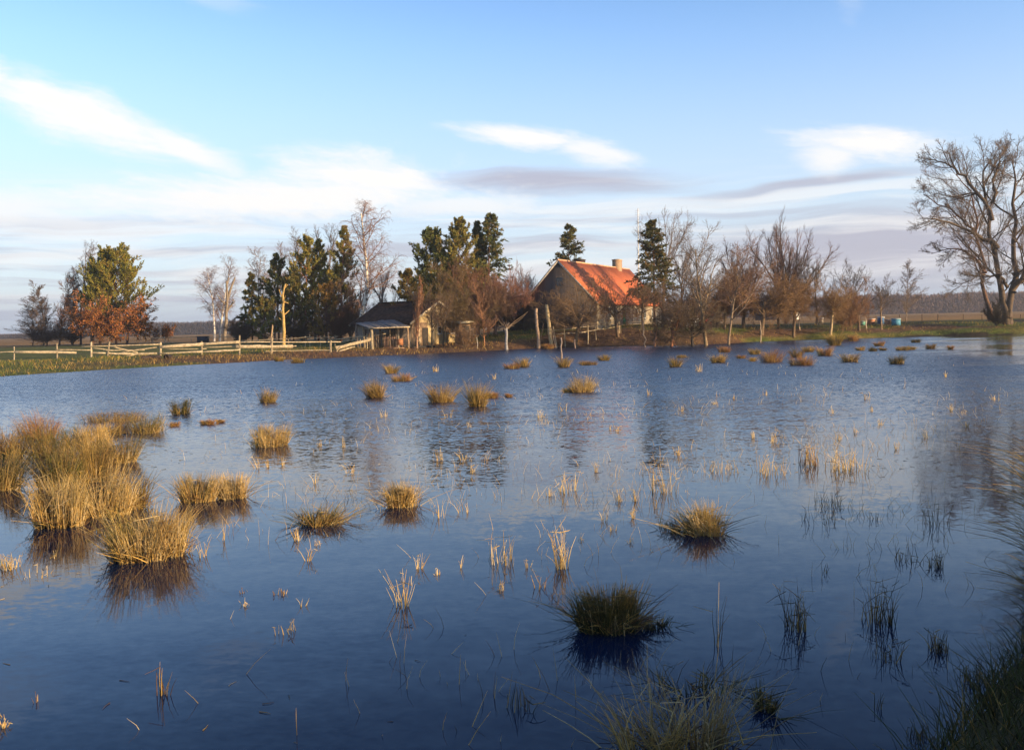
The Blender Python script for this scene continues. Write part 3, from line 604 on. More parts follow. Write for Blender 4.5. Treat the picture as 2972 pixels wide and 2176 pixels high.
# distant woods: masses nobody could count
def wood(name, x0, x1, y0, y1, hpx, n, col):
    """far-off leafless wood: countless trunks and twig clumps as real small faces"""
    rng = newrng(); a = Acc()
    x = rng.uniform(x0, x1, n); y = y0+(y1-y0)*rng.uniform(0, 1, n)**1.5
    hmax = hpx(x, y)*(1+.16*vnoise(x, y*0, 31, .02)+.12*vnoise(x, y*0, 32, .12)+.05*rng.normal(size=n))
    z0 = tz(x, y); t = rng.uniform(0, 1, n); P = np.stack([x, y, z0+hmax*t*.95], 1)
    D = rng.normal(size=(n, 3))*.35; D[:, 2] = np.abs(D[:, 2])+.9; D = nrm(D)*rng.uniform(.9, 2.4, (n, 1)); S = rng.normal(size=(n, 3)); S[:, 2] = 0; S = nrm(S)*rng.uniform(.12, .34, (n, 1))
    c = np.array(col)[None]*(1+rng.normal(size=(n, 1))*.16).clip(.5, 1.5)
    a.add(np.stack([P-S, P+S, P+D], 1).reshape(-1, 3), np.arange(n*3).reshape(n, 3), np.repeat(c, 3, 0))
    return tag(a.build(name, M_TWIG), 'far off brown leafless wood along the horizon', 'wood', kind='stuff')
hp = lambda x, y: np.interp(x/y, [-.6, -.46, -.40, -.3, .2, .5, .7], [1.5, 2.5, 8.5, 10, 12.5, 13.5, 14])
wood('distant_wood', -520, -120, 720, 790, hp, 160000, (.085, .065, .066))
w2 = wood('distant_wood', -140, 640, 640, 700, hp, 330000, (.17, .10, .08)); w2['label'] = 'reddish brown leafless wood beyond the right hand field'

bare_tree('shrub', 1345, 850, 150, 104, 'bare_shrub', 'brown twiggy thicket in front of the right half of the barn gable', cat='shrub', group=GB, twig=(.17, .11, .05), base=1.1, thin=[(3, .5), (4, .5)])
bare_tree('shrub', 130, 930, 130, 151, 'bare_shrub', 'dark undergrowth at the foot of the left bare trees', cat='shrub', twig=(.15, .10, .08), thin=[(4, .6)])
bare_tree('shrub', 215, 925, 110, 150, 'bare_shrub', 'dark undergrowth between the bare trees and the orange oaks', cat='shrub', twig=(.14, .095, .075), thin=[(4, .6)])
bare_tree('shrub', 880, 900, 130, 127, 'bare_shrub', 'brown undergrowth below the pines of the middle clump', cat='shrub', twig=(.13, .08, .045))
bare_tree('shrub', 980, 880, 110, 124, 'bare_shrub', 'reddish undergrowth left of the tallest birch', cat='shrub', twig=(.16, .08, .05))
bare_tree('apple', 1440, 810, 120, 109, 'bare_tree', 'low reddish brown bare tree above the whitewashed stump', twig=(.20, .11, .06), bark=(.16, .10, .07), base=1.6)
bare_tree('spread', 1215, 830, 80, 103, 'bare_tree', 'dark bare tree over the barn roof', twig=(.12, .075, .045), bark=(.12, .08, .05))

GO = 'low orchard trees right of the farmhouse'
bare_tree('apple', 2005, 800, 150, 109, 'fruit_tree', 'brown orchard tree filling the gap behind the dark slim flooded tree', group=GO, twig=(.17, .10, .055), bark=(.15, .10, .06))
bare_tree('apple', 2085, 775, 150, 115, 'fruit_tree', 'brown orchard tree behind the tall pale flooded trunk', group=GO, twig=(.19, .11, .06), bark=(.15, .10, .06))
bare_tree('apple', 2160, 790, 160, 117, 'fruit_tree', 'reddish orchard tree behind the leaning flooded trunk', group=GO, twig=(.22, .12, .065), bark=(.15, .10, .06))
bare_tree('apple', 2262, 790, 150, 118, 'fruit_tree', 'golden orchard tree at the foot of the fan shaped willow', group=GO, twig=(.24, .13, .06), bark=(.15, .10, .06))
bare_tree('shrub', 2460, 870, 90, 119, 'bare_shrub', 'brown shrub between the orchard trees and the beehives', cat='shrub', twig=(.18, .10, .06), thin=[(4, .5)])

conifer('pine', 1305, 760, 130, 113, 'pine_tree', 'full olive green pine right behind the pale barn gable', col=(.075, .082, .028), low=.06, dens=1.3, base=1.5)
conifer('pine', 1235, 800, 110, 112, 'pine_tree', 'olive green pine with low boughs behind the barn roof', col=(.065, .075, .026), low=.06, dens=1.2, base=1.2)
conifer('pine', 1390, 790, 100, 116, 'pine_tree', 'low olive pine under the pointed tallest spruce', col=(.07, .072, .026), low=.06, dens=1.2, base=1.6)
# ------------------------------------------------------------------ buildings
def frame_xform(org, ang):
    """local x runs at angle ang (deg from +Y toward +X), local y to its left"""
    a_ = R(ang); ex = np.array([math.sin(a_), math.cos(a_), 0]); ey = np.array([-math.cos(a_), math.sin(a_), 0]); return ex, ey
def place(o, org, ang):
    o.location = org; o.rotation_euler = (0, 0, R(90-ang))
def house(name, label, cat, org, ang, L, Wd, hw, hr, mats, over=.4, gover=.25, found=1.5, roof_c=(1, 1, 1), vergec=(.45, .38, .3)):
    """local: x along the ridge 0..L, y across 0..Wd (0 = front), z up"""
    o = empty(name, org, label, cat); place(o, org, ang)
    a = Acc(); V = [(0, 0, -found), (0, Wd, -found), (0, Wd, hw), (0, Wd/2, hr), (0, 0, hw)]; V = V+[(L, y, z) for _, y, z in V]
    a.add(V, [np.array([[0, 4, 3, 2, 1], [5, 6, 7, 8, 9]]), np.array([[0, 5, 9, 4], [1, 2, 7, 6], [2, 3, 8, 7], [3, 4, 9, 8]])])
    a.build('wall', mats['wall'], o)
    a = Acc(); sl_ = (hr-hw)/(Wd/2); th = .14; n_ = np.array([0, -sl_, 1])/math.hypot(1, sl_)
    for sgn in (0, 1):
        y0, y1 = (-over, Wd/2) if sgn == 0 else (Wd+over, Wd/2); z0 = hw-sl_*over+.03; z1 = hr+.03
        nn = np.array([0, -sl_ if sgn == 0 else sl_, 1])/math.hypot(1, sl_)
        nseg = 26; P = []
        rr = np.random.RandomState(5)
        for i in range(nseg+1):
            xx = -gover+(L+2*gover)*i/nseg
            for (yy, zz) in ((y0, z0), ((y0+y1)/2, (z0+z1)/2-.05), (y1, z1+rr.normal()*.02)):
                P.append((xx, yy, zz+rr.normal()*.012))
        P = np.array(P); T = P+nn*th; M_ = nseg+1; V = np.concatenate([P, T]); Fq = []
        q = lambda i, j, k: k*M_*3+i*3+j
        for i in range(nseg):
            for j in range(2):
                Fq += [[q(i, j, 1), q(i+1, j, 1), q(i+1, j+1, 1), q(i, j+1, 1)], [q(i, j, 0), q(i, j+1, 0), q(i+1, j+1, 0), q(i+1, j, 0)]]
            Fq += [[q(i, 0, 0), q(i+1, 0, 0), q(i+1, 0, 1), q(i, 0, 1)], [q(i, 2, 0), q(i, 2, 1), q(i+1, 2, 1), q(i+1, 2, 0)]]
        for j in range(2):
            Fq += [[q(0, j, 0), q(0, j, 1), q(0, j+1, 1), q(0, j+1, 0)], [q(nseg, j, 0), q(nseg, j+1, 0), q(nseg, j+1, 1), q(nseg, j, 1)]]
        a.add(V, np.array(Fq), roof_c)
    rf = a.build('roof', mats['roof'], o)
    a = Acc(); beam(a, (-gover, Wd/2, hr+.17), (L+gover, Wd/2, hr+.17), .28, .16, (1, 1, 1)); a.build('ridge_cap', mats.get('ridge', mats['roof']), rf)
    for xg in (-gover-.03, L+gover+.03):
        for y0 in (-over, Wd+over): a = Acc(); beam(a, (xg, y0, hw-sl_*over+.02), (xg, Wd/2, hr+.02), .04, .22, vergec, up=(0, -.5, 1)); a.build('verge_board', M_WOOD, rf)
    return o, rf, sl_
def window(parent, x, z, w, h, side='front', fc=(.62, .58, .5), proud=.05, sill=True, y=0., mull=2):
    """framed window; side front: on y = 0 facing -y, side gable: on x = 0 facing -x"""
    def tr(u, v, d): return (u, y-d, v) if side == 'front' else (y-d, u, v)
    a = Acc(); t = .09
    def bar(u0, v0, u1, v1, d0=-.02, d1=proud):
        p = [tr(u, v, d) for d in (d0, d1) for u, v in ((u0, v0), (u1, v0), (u1, v1), (u0, v1))]
        a.add(p, np.array([[0, 1, 2, 3], [4, 7, 6, 5], [0, 4, 5, 1], [1, 5, 6, 2], [2, 6, 7, 3], [3, 7, 4, 0]]), fc)
    bar(x, z, x+t, z+h); bar(x+w-t, z, x+w, z+h); bar(x+t, z, x+w-t, z+t); bar(x+t, z+h-t, x+w-t, z+h)
    for i in range(1, mull): xm = x+w*i/mull; bar(xm-.03, z+t, xm+.03, z+h-t, -.02, proud-.01)
    bar(x+t, z+h*.62, x+w-t, z+h*.62+.05, -.02, proud-.015)
    f = a.build('window', M_PLAIN, parent)
    a = Acc(); a.add([tr(x+t, z+t, .012), tr(x+w-t, z+t, .012), tr(x+w-t, z+h-t, .012), tr(x+t, z+h-t, .012)], np.array([[0, 1, 2, 3]])); a.build('pane', M_GLASS, f)
    if sill:
        a = Acc(); p = [tr(u, v, d) for d in (-.02, .16) for u, v in ((x-.08, z-.07), (x+w+.08, z-.07), (x+w+.08, z-.003), (x-.08, z-.003))]
        a.add(p, np.array([[0, 1, 2, 3], [4, 7, 6, 5], [0, 4, 5, 1], [1, 5, 6, 2], [2, 6, 7, 3], [3, 7, 4, 0]]), (.6, .56, .5)); a.build('sill', M_PLAIN, f)
M_ROOF = tile_mat('red_roof_tiles', (.62, .145, .045), (.76, .20, .065)); M_RIDGE = mat('ridge_tiles', (.78, .45, .26), rough=.8, nscale=5)
M_STONE = stone_mat(); M_GABLE = board_mat('gable_boards', (.075, .056, .045), (.12, .09, .072), 1, 5)
M_DROOF = mat('dark_shingles', (.070, .042, .032), rough=1.0, spec=.05, nscale=3, nvar=.5, bump=.8, bscale=12)
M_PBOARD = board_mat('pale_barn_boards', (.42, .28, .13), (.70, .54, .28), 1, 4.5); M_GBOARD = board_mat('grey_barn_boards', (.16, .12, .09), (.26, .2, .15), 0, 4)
D0 = 112.; nc = (place_xy(1735, D0), D0, 2.15)
hs, rf, sl_ = house('farmhouse', 'long stone farmhouse with a steep red tiled roof and a green door', 'farmhouse', nc, 26, 26., 9.6, 3.0, 8.0, dict(wall=M_STONE, roof=M_ROOF, ridge=M_RIDGE))
a = Acc(); V = [(-.05, -.02, -1.5), (-.05, 9.62, -1.5), (-.05, 9.62, 2.99), (-.05, 4.8, 7.97), (-.05, -.02, 2.99)]; V = V+[(-.003, y, z) for _, y, z in V]
a.add(V, [np.array([[0, 4, 3, 2, 1], [5, 6, 7, 8, 9]]), np.array([[0, 1, 6, 5], [1, 2, 7, 6], [2, 3, 8, 7], [3, 4, 9, 8], [4, 0, 5, 9]])]); a.build('gable', M_GABLE, hs)
window(hs, 4.25, 5.0, .9, 1.1, 'gable', fc=(.16, .14, .12), sill=False, y=-.05)
for xw, ww in ((3.9, 1.3), (5.9, 1.2), (14.2, 1.2), (17.6, 1.3), (21.5, 1.2)): window(hs, xw, .95, ww, 1.45)
a = Acc()
def fbar(x0, z0, x1, z1, d0, d1, c):
    p = [(x, -d, z) for d in (d0, d1) for x, z in ((x0, z0), (x1, z0), (x1, z1), (x0, z1))]
    a.add(p, np.array([[0, 1, 2, 3], [4, 7, 6, 5], [0, 4, 5, 1], [1, 5, 6, 2], [2, 6, 7, 3], [3, 7, 4, 0]]), c)
fbar(9.3, 0, 10.55, 2.15, -.02, .05, (.035, .20, .05))
for k in range(2): fbar(9.42+k*.57, .2, 9.86+k*.57, 1.0, .05, .075, (.045, .26, .07)); fbar(9.42+k*.57, 1.15, 9.86+k*.57, 2.0, .05, .075, (.045, .26, .07))
dr = a.build('door', M_PLAIN, hs); a = Acc(); fbar(9.95, 1.0, 10.0, 1.12, .078, .12, (.3, .28, .25)); a.build('handle', M_METAL, dr)
a = Acc(); fbar(9.15, 0, 9.29, 2.3, -.02, .08, (.35, .3, .25)); fbar(10.56, 0, 10.7, 2.3, -.02, .08, (.35, .3, .25)); fbar(9.29, 2.16, 10.56, 2.3, -.02, .08, (.35, .3, .25)); a.build('door_frame', M_WOOD, hs)
def chimney(x0, y0, zt, zb, w, d, col, cap):
    a = Acc(); boxv(a, (x0, y0, zb), (w, 0, 0), (0, d, 0), (0, 0, zt-zb), col); boxv(a, (x0-.06, y0-.06, zt), (w+.12, 0, 0), (0, d+.12, 0), (0, 0, .14), cap)
    c = a.build('chimney', mat('chimney_brick', attr=True, nscale=7, nvar=.2, bump=.5, bscale=14), rf)
    a = Acc(); boxv(a, (x0+.15, y0+.15, zt+.14), (w-.3, 0, 0), (0, d-.3, 0), (0, 0, .05), (.02, .02, .02)); a.build('flue', M_PLAIN, c)
chimney(7.6, 4.9, 8.55, 7.0, 1.5, .9, (.05, .035, .03), (.06, .045, .04))
chimney(20.2, 4.2, 9.15, 6.9, 1.3, 1.0, (.46, .30, .18), (.52, .38, .24))
# antenna pole behind the roof
a = Acc(); ap = at(1853, 770, 128); zb = 2.2; hp_ = at(1853, 605, 128).z-zb
tubes(a, np.array([[[0, 0, 0], [0, 0, hp_*.5], [.03, 0, hp_]]]), np.array([[.10, .08, .05]]), 8, (.62, .60, .55), newrng())
for k in range(3): beam(a, (-.35, 0, hp_-.3-k*.28), (.35, 0, hp_-.3-k*.28), .03, .03, (.6, .58, .55))
o = a.build('antenna_mast', M_METAL); o.location = (ap.x, 128, zb); tag(o, 'tall thin white antenna mast rising behind the red roof', 'antenna mast')
# dark shed left of the house
sx = place_xy(1478, 124)
house('shed', 'low dark shed half hidden left of the farmhouse gable', 'shed', (sx, 122, 2.0), 82, 7., 5., 1.9, 4.2, dict(wall=mat('tarred_boards', (.035, .022, .018), nscale=4), roof=M_DROOF), vergec=(.03, .02, .02))
# barn: its dark front slope faces the camera's left, the pale sunlit gable faces right
Db, Wb = 100., 8.5
bc = (place_xy(1196, Db)+.6*Wb, Db+.8*Wb, .78)
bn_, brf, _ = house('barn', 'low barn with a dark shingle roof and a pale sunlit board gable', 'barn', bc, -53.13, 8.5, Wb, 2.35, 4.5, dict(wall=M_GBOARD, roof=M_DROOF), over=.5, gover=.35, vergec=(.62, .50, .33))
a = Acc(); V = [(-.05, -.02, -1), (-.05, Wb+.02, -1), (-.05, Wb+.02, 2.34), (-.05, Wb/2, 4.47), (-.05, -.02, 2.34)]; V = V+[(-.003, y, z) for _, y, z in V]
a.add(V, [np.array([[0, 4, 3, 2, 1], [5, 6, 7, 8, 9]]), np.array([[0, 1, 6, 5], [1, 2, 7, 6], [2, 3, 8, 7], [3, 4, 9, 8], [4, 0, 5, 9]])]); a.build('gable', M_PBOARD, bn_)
window(bn_, 1.3, 1.0, 1.3, 1.3, 'gable', y=-.05); window(bn_, 3.6, 1.0, .7, 1.2, 'gable', y=-.05, mull=1)
a = Acc()
for y0 in (5.9,): boxv(a, (-.12, y0, -.4), (.06, 0, 0), (0, .95, 0), (0, 0, 2.1), (.05, .04, .035))
a.build('door', M_WOOD, bn_)
for yy in (2.9, 5.0, 7.2): a = Acc(); boxv(a, (-.11, yy, -1), (.055, 0, 0), (0, .10, 0), (0, 0, 3.3), (.62, .5, .32)); a.build('batten', M_WOOD, bn_)
a = Acc(); boxv(a, (-.095, 6.0, -1), (.044, 0, 0), (0, 2.5, 0), (0, 0, 3.3), (.24, .16, .10)); a.build('tree_shade_boards', M_WOOD, bn_)  # grey boards, darkened in colour for the trees' shade on the gable
# outhouse right of the barn gable
ox = place_xy(1349, 103)
o = empty('outhouse', (ox, 103, .85), 'tiny weathered board outhouse right of the pale barn gable', 'outhouse', rz=R(35))
a = Acc(); boxv(a, (-.7, -.6, -.5), (1.2, 0, 0), (0, 1.1, 0), (0, 0, 2.4), (.22, .14, .075)); a.build('wall', M_WOOD, o)
a = Acc(); boxv(a, (-.85, -.8, 2.0), (1.7, 0, .12), (0, 1.6, .18), (0, 0, .08), (.5, .42, .28)); a.build('roof', M_WOOD, o)
a = Acc(); boxv(a, (-.35, -.63, 0), (.7, 0, 0), (0, .027, 0), (0, 0, 1.75), (.06, .045, .035)); a.build('door', M_WOOD, o)
# open animal shelter with a lean-to roof
zs = .42; o0 = np.array([place_xy(1083, 97.3), 97.3, 0]); o = empty('animal_shelter', (o0[0], o0[1], zs), 'open animal shelter with a grey sloping slab roof on rough posts', 'shelter')
rng = newrng(); Ls = lambda px, Y, z: np.array([place_xy(px, Y)-o0[0], Y-o0[1], z-zs])
fl, fr_, bl, br_ = Ls(1073, 97, 2.58), Ls(1194, 97, 2.62), Ls(1037, 101.5, 3.12), Ls(1149, 101.5, 3.40)
a = Acc(); N_ = 14
for i in range(N_):
    f0, f1 = i/N_, (i+1)/N_-.006; j = rng.normal()*.025; up = np.array([0, 0, .05+j]); c = np.array([.125, .12, .125])*rng.uniform(.7, 1.35)
    p0, p1, q0, q1 = fl+(fr_-fl)*f0, fl+(fr_-fl)*f1, bl+(br_-bl)*f0, bl+(br_-bl)*f1
    V = [p0+up, p1+up, q1+up, q0+up, p0-[0, 0, .05], p1-[0, 0, .05], q1-[0, 0, .05], q0-[0, 0, .05]]
    a.add(V, np.array([[0, 1, 2, 3], [7, 6, 5, 4], [0, 4, 5, 1], [1, 5, 6, 2], [2, 6, 7, 3], [3, 7, 4, 0]]), c)
rfs = a.build('roof', M_METAL, o); a = Acc(); beam(a, fl+[0, -.03, -.02], fr_+[0, -.03, -.02], .06, .12, (.55, .42, .26), jag=.01, rng=rng); a.build('edge_board', M_WOOD, rfs)
for px, Y_, ztop, r, c in ((1083, 97.3, 2.5, .17, (.34, .27, .17)), (1188, 97.3, 2.52, .13, (.30, .2, .12)), (1160, 99, 2.8, .11, (.38, .30, .2)), (1060, 100.5, 2.95, .14, (.26, .2, .13)), (1135, 101, 3.15, .10, (.2, .15, .1)), (1041, 101.2, 3.05, .10, (.18, .13, .1))):
    p, q_ = Ls(px, Y_, zs-.3), Ls(px-2, Y_, ztop); a = Acc(); P = np.linspace(p, q_, 6)[None]; P[0, 1:-1] += rng.normal(size=(4, 3))*.025
    tubes(a, P, radii(np.array([r]), np.array([r*.8]), 6), 9, c, rng); a.build('post', M_WOOD, o, smooth=True)
a = Acc(); P0, P1 = Ls(1060, 101, .2), Ls(1150, 101.3, .2)
for i in range(22):
    f = (i+rng.uniform(.1, .7))/22
    if rng.uniform() < .8: p = P0+(P1-P0)*f; boxv(a, p, (.13, .01, 0), (0, .03, 0), (0, 0, rng.uniform(1.6, 2.6)), np.array([.14, .10, .07])*rng.uniform(.6, 1.3))
a.build('back_wall', M_WOOD, o)
# slatted gate and rust coloured hutch under the shelter
o = empty('slatted_gate', (place_xy(1118, 96.8), 96.8, zs), 'leaning slatted wooden gate in front of the animal shelter', 'gate'); a = Acc()
wG = place_xy(1152, 96.8)-place_xy(1118, 96.8)
for z in (.15, 1.1): a = Acc(); beam(a, (-.05, 0, z), (wG, 0, z), .04, .07, (.32, .18, .11)); a.build('crossbar', M_WOOD, o)
for i in range(9): a = Acc(); beam(a, (wG*i/8, -.04, .0), (wG*i/8+rng.normal()*.03, -.04, 1.25+rng.normal()*.05), .03, .05, (.30, .17, .11), up=(0, 1, 0)); a.build('slat', M_WOOD, o)
o = empty('feed_hutch', (place_xy(1163, 96.7), 96.7, zs), 'rust orange wooden hutch on legs under the right end of the shelter', 'hutch')
a = Acc(); boxv(a, (-.3, -.25, .35), (.62, 0, 0), (0, .5, 0), (0, 0, .58), (.42, .17, .07)); boxv(a, (-.34, -.29, .93), (.7, 0, .05), (0, .58, 0), (0, 0, .05), (.5, .24, .12)); a.build('body', M_WOOD, o)
for sx_ in (-.25, .22):
    for sy_ in (-.2, .18): a = Acc(); boxv(a, (sx_, sy_, -.1), (.05, 0, 0), (0, .05, 0), (0, 0, .447), (.2, .1, .06)); a.build('leg', M_WOOD, o)
a = Acc(); beam(a, (-.8, -.5, .06), (.5, -.45, .08), .18, .08, (.4, .25, .15), jag=.02, rng=rng); o = a.build('plank', M_WOOD); o.location = (place_xy(1163, 96.3), 96.3, zs); tag(o, 'loose plank lying on the mud before the orange hutch', 'plank')
# distant farm building
Dd, Wd_ = 255., 7.
dc = (place_xy(2314, Dd)+.41*Wd_, Dd+.91*Wd_, 2.3)
dh, _, _ = house('distant_house', 'small far off house with a grey roof and a white gable beyond the orchard', 'house', dc, -65.8, 11, Wd_, 2.0, 4.6, dict(wall=mat('shaded_boards', (.10, .08, .07), nscale=2, nvar=.1), roof=mat('grey_roof', (.26, .22, .20), nscale=1.5, nvar=.2)), gover=.1)  # wall colour darkened for its shadow side, only the gable stays white
a = Acc(); V = [(-.06, 0, -1), (-.06, 7, -1), (-.06, 7, 2.), (-.06, 3.5, 4.6), (-.06, 0, 2.)]; V = V+[(-.004, y, z) for _, y, z in V]
a.add(V, [np.array([[0, 4, 3, 2, 1], [5, 6, 7, 8, 9]]), np.array([[0, 1, 6, 5], [1, 2, 7, 6], [2, 3, 8, 7], [3, 4, 9, 8], [4, 0, 5, 9]])]); a.build('gable', mat('whitewash', (.80, .76, .68), nscale=2, nvar=.1), dh)
window(dh, 3.1, 2.4, .8, .8, 'gable', sill=False, y=-.06)
# beehives
def hive(px, Y_, w, h, c, rc, label):
    x = place_xy(px, Y_); z = tz1(x, Y_); o = empty('beehive', (x, Y_, z), label, 'beehive', 'painted beehives in the orchard', rz=R(random.Random(px).uniform(-14, 14))); w *= .88; h *= .88
    a = Acc(); boxv(a, (-w/2, -w/2, .22), (w, 0, 0), (0, w, 0), (0, 0, h-.22), c); a.build('body', M_PLAIN, o)
    a = Acc(); boxv(a, (-w/2-.06, -w/2-.06, h), (w+.12, 0, 0), (0, w+.12, .06), (0, 0, .09), rc); a.build('lid', M_PLAIN, o)
    a = Acc(); boxv(a, (-w*.3, -w/2-.02, .30), (w*.6, 0, 0), (0, .016, 0), (0, 0, .05), (.03, .03, .03)); a.build('entrance', M_PLAIN, o)
    for i in (-1, 1):
        for j in (-1, 1): a = Acc(); boxv(a, (i*w*.38-.03, j*w*.38-.03, -.05), (.06, 0, 0), (0, .06, 0), (0, 0, .268), (.2, .15, .1)); a.build('leg', M_WOOD, o)
TQ, OR, BL = (.08, .22, .24), (.45, .19, .09), (.06, .19, .33)
hive(2443, 124, .62, .85, TQ, (.3, .4, .4), 'turquoise beehive farthest left, under the forked fruit tree')
hive(2488, 126, .55, 1.15, OR, (.5, .3, .2), 'tall narrow orange beehive left of the green one')
hive(2505, 122, .6, .7, (.12, .33, .25), (.3, .4, .3), 'low green beehive between two orange ones')
hive(2531, 124, .75, .9, OR, (.65, .5, .4), 'wide orange beehive right of the low green one')
hive(2558, 124, .75, 1.15, (.05, .13, .28), (.75, .72, .66), 'dark blue beehive with a white lid')
hive(2578, 123, .6, .85, (.62, .33, .2), (.6, .45, .35), 'salmon beehive between the dark blue and the big light blue one')
hive(2602, 122, 1.1, 1.1, (.09, .30, .42), (.35, .42, .42), 'biggest light blue beehive at the right end of the row')
hive(2385, 126, .5, .9, (.55, .45, .35), (.6, .55, .5), 'pale cream beehive alone behind the crooked tree')
# red machine, white rack
xr = place_xy(2048, 112); zr = tz1(xr, 112); o = empty('farm_machine', (xr, 112, zr), 'red wheeled farm machine with a raised boom behind the flooded trees', 'farm machine'); RC = (.42, .025, .03)
a = Acc(); boxv(a, (-.9, -.3, .45), (1.7, 0, .0), (0, .6, 0), (0, 0, .22), RC); boxv(a, (-.3, -.25, .67), (.7, 0, 0), (0, .5, 0), (0, 0, .35), RC); a.build('frame', M_PLAIN, o)
a = Acc(); beam(a, (-.8, 0, .6), (.95, 0, 1.5), .12, .14, RC); beam(a, (.3, 0, .6), (.5, 0, 1.25), .07, .07, RC); a.build('boom', M_PLAIN, o)
for xx in (-.6, .55):
    for yy in (-.42, .36):
        a = Acc(); an = np.linspace(0, 2*math.pi, 21)[:-1]; P = np.stack([xx+.38*np.cos(an), np.full(20, yy), .38+.38*np.sin(an)], 1); P = np.concatenate([P, P[:1]]); tubes(a, P[None], np.full((1, 21), .06), 6, (.03, .03, .03), newrng())
        for k in range(4): th_ = k*math.pi/4; beam(a, (xx-.36*math.cos(th_), yy, .38-.36*math.sin(th_)), (xx+.36*math.cos(th_), yy, .38+.36*math.sin(th_)), .03, .04, RC, up=(0, 1, 0))
        a.build('wheel', M_METAL, o)
xr = place_xy(1996, 110); zr = tz1(xr, 110)+.15; o = empty('white_rack', (xr, 110, zr), 'white barred metal rack standing left of the red machine', 'rack'); WC = (.72, .72, .70)
a = Acc()
for z in (.25, .62, 1.0): beam(a, (0, 0, z), (1.35, .1, z-.04), .045, .05, WC)
for x in (0, 1.35): beam(a, (x, 0, -.15), (x, 0, 1.05), .05, .05, WC, up=(0, 1, 0))
a.build('frame', M_PLAIN, o)
for x in np.linspace(.18, 1.2, 6): a = Acc(); beam(a, (x, .03, .27), (x+.05, .03, .98), .035, .035, WC, up=(0, 1, 0)); a.build('bar', M_PLAIN, o)
a = Acc(); xr = place_xy(2012, 113)
an = np.linspace(0, 2*math.pi, 17)[:-1]
P = np.array([[[0, 0, z] for z in (0, .05, .3, .6, .85, .9)]]); tubes(a, P, np.array([[.28, .3, .32, .32, .3, .28]]), 16, (.03, .04, .14), newrng()); a.add([(math.cos(t)*.28, math.sin(t)*.28, .9) for t in an], np.array([list(range(16))]), (.03, .04, .14))
o = a.build('barrel', M_PLAIN, smooth=False); o.location = (xr, 113, tz1(xr, 113)+.35); tag(o, 'dark blue barrel behind the white rack', 'barrel')
# ------------------------------------------------------------------ fences, posts
WDC = (.46, .36, .23)
def round_post(acc, p, q_, r, c, rng, k=7):
    p, q_ = np.array(p), np.array(q_); P = np.linspace(p, q_, 5)[None].copy(); P[0, 1:-1] += rng.normal(size=(3, 3))*.012
    tubes(acc, P, radii(np.array([r]), np.array([r*.82]), 5), k, c, rng); e = P[0, -1]; d = nrm(q_-p)
    acc.add([e+np.array([math.cos(t)*r*.8, math.sin(t)*r*.8, 0]) + d*.005 for t in np.arange(6)/6*2*math.pi], np.array([list(range(6))]), np.array(c)*1.1)
def fence(name, label, posts, rails, Yf, cat='fence', group=None, col=WDC):
    """posts: (px base, y base, px top, y top, radius); rails: (x0, y0, x1, y1, height of board); Yf(px) depth"""
    rng = newrng(); x0 = posts[0][0] if posts else rails[0][0]; Y0 = Yf(x0); X0 = place_xy(x0, Y0); o = empty(name, (X0, Y0, 0), label, cat, group); org = np.array([X0, Y0, 0])
    for bx, by, tx, ty, r in posts:
        a = Acc(); t = np.array(at(tx, ty, Yf(bx))); b_ = np.array([place_xy(bx, Yf(bx)), Yf(bx), 0.]); b_[2] = tz(b_[0:1], b_[1:2])[0]-.3; b_[0] = at(bx, by, Yf(bx)).x
        round_post(a, b_-org, t-org, r, np.array(col)*rng.uniform(.55, 1.05), rng); a.build('post', M_WOOD, o, smooth=True)
    for rl in rails:
        xa, ya, xb, yb, h = rl[:5]; off = rl[5] if len(rl) > 5 else -.10
        a = Acc(); p = np.array(at(xa, ya, Yf(xa)+off)); q_ = np.array(at(xb, yb, Yf(xb)+off)); beam(a, p-org, q_-org, .04, h, np.array(col)*rng.uniform(.8, 1.2), jag=.012, rng=rng); a.build('rail', M_WOOD, o)
    return o
YF = lambda px: np.interp(px, [0, 300, 700, 960, 1080], [80, 83, 87, 92, 97])
fence('rail_fence', 'low fence at far left with one thick pale rail on short posts',
      [(41, 1045, 41, 1006, .06), (165, 1042, 165, 996, .08)], [(-60, 1022, 41, 1021, .08), (41, 1021, 222, 1022.5, .20), (160, 1014.5, 264, 1016, .09)], YF)
fence('rail_fence', 'tumbledown split rail fence in front of the orange oaks, with broken slanting rails',
      [(264, 1037, 265, 992, .10), (311, 1040, 318, 991, .09)],
      [(237, 1006, 470, 999.5, .09), (270, 1010, 330, 1017, .07), (266, 1024, 386, 1027, .14, .1), (313, 1046, 392, 1029, .12, -.5), (322, 1005, 400, 1023, .08, .2), (352, 1022, 466, 1006, .10, .15), (350, 1028, 466, 1026, .22, .2), (300, 1018, 420, 1015, .07, .3)], YF)
fence('rail_fence', 'board fence of thick pale planks along the mud, below the white birches',
      [(466, 1032, 466, 993, .11), (585, 1034, 585, 990, .10), (695, 1030, 695, 973, .10)],
      [(463, 1007, 590, 998, .27), (585, 999, 697, 992, .26), (466, 1026, 588, 1020, .16), (585, 1021, 697, 1015, .15), (480, 1013, 600, 1012, .08, .2), (590, 1008, 700, 1004, .10, .2)], YF)
fence('rail_fence', 'long thin railed fence in front of the conifers, ending near the shelter',
      [(788, 1030, 789, 979, .12), (959, 1029, 960, 988, .13)],
      [(695, 993, 990, 992, .09), (684, 1006, 850, 1005, .30), (790, 1012, 860, 1004, .10, .1), (788, 1018, 962, 1016, .07), (770, 1020, 800, 1019, .06), (975, 1010, 1078, 985, .34, .3), (985, 1019, 1030, 1006, .12, .25), (990, 1004, 975, 1022, .08, .1)], YF)
YB = lambda px: np.interp(px, [600, 900, 1080], [104, 104, 99])
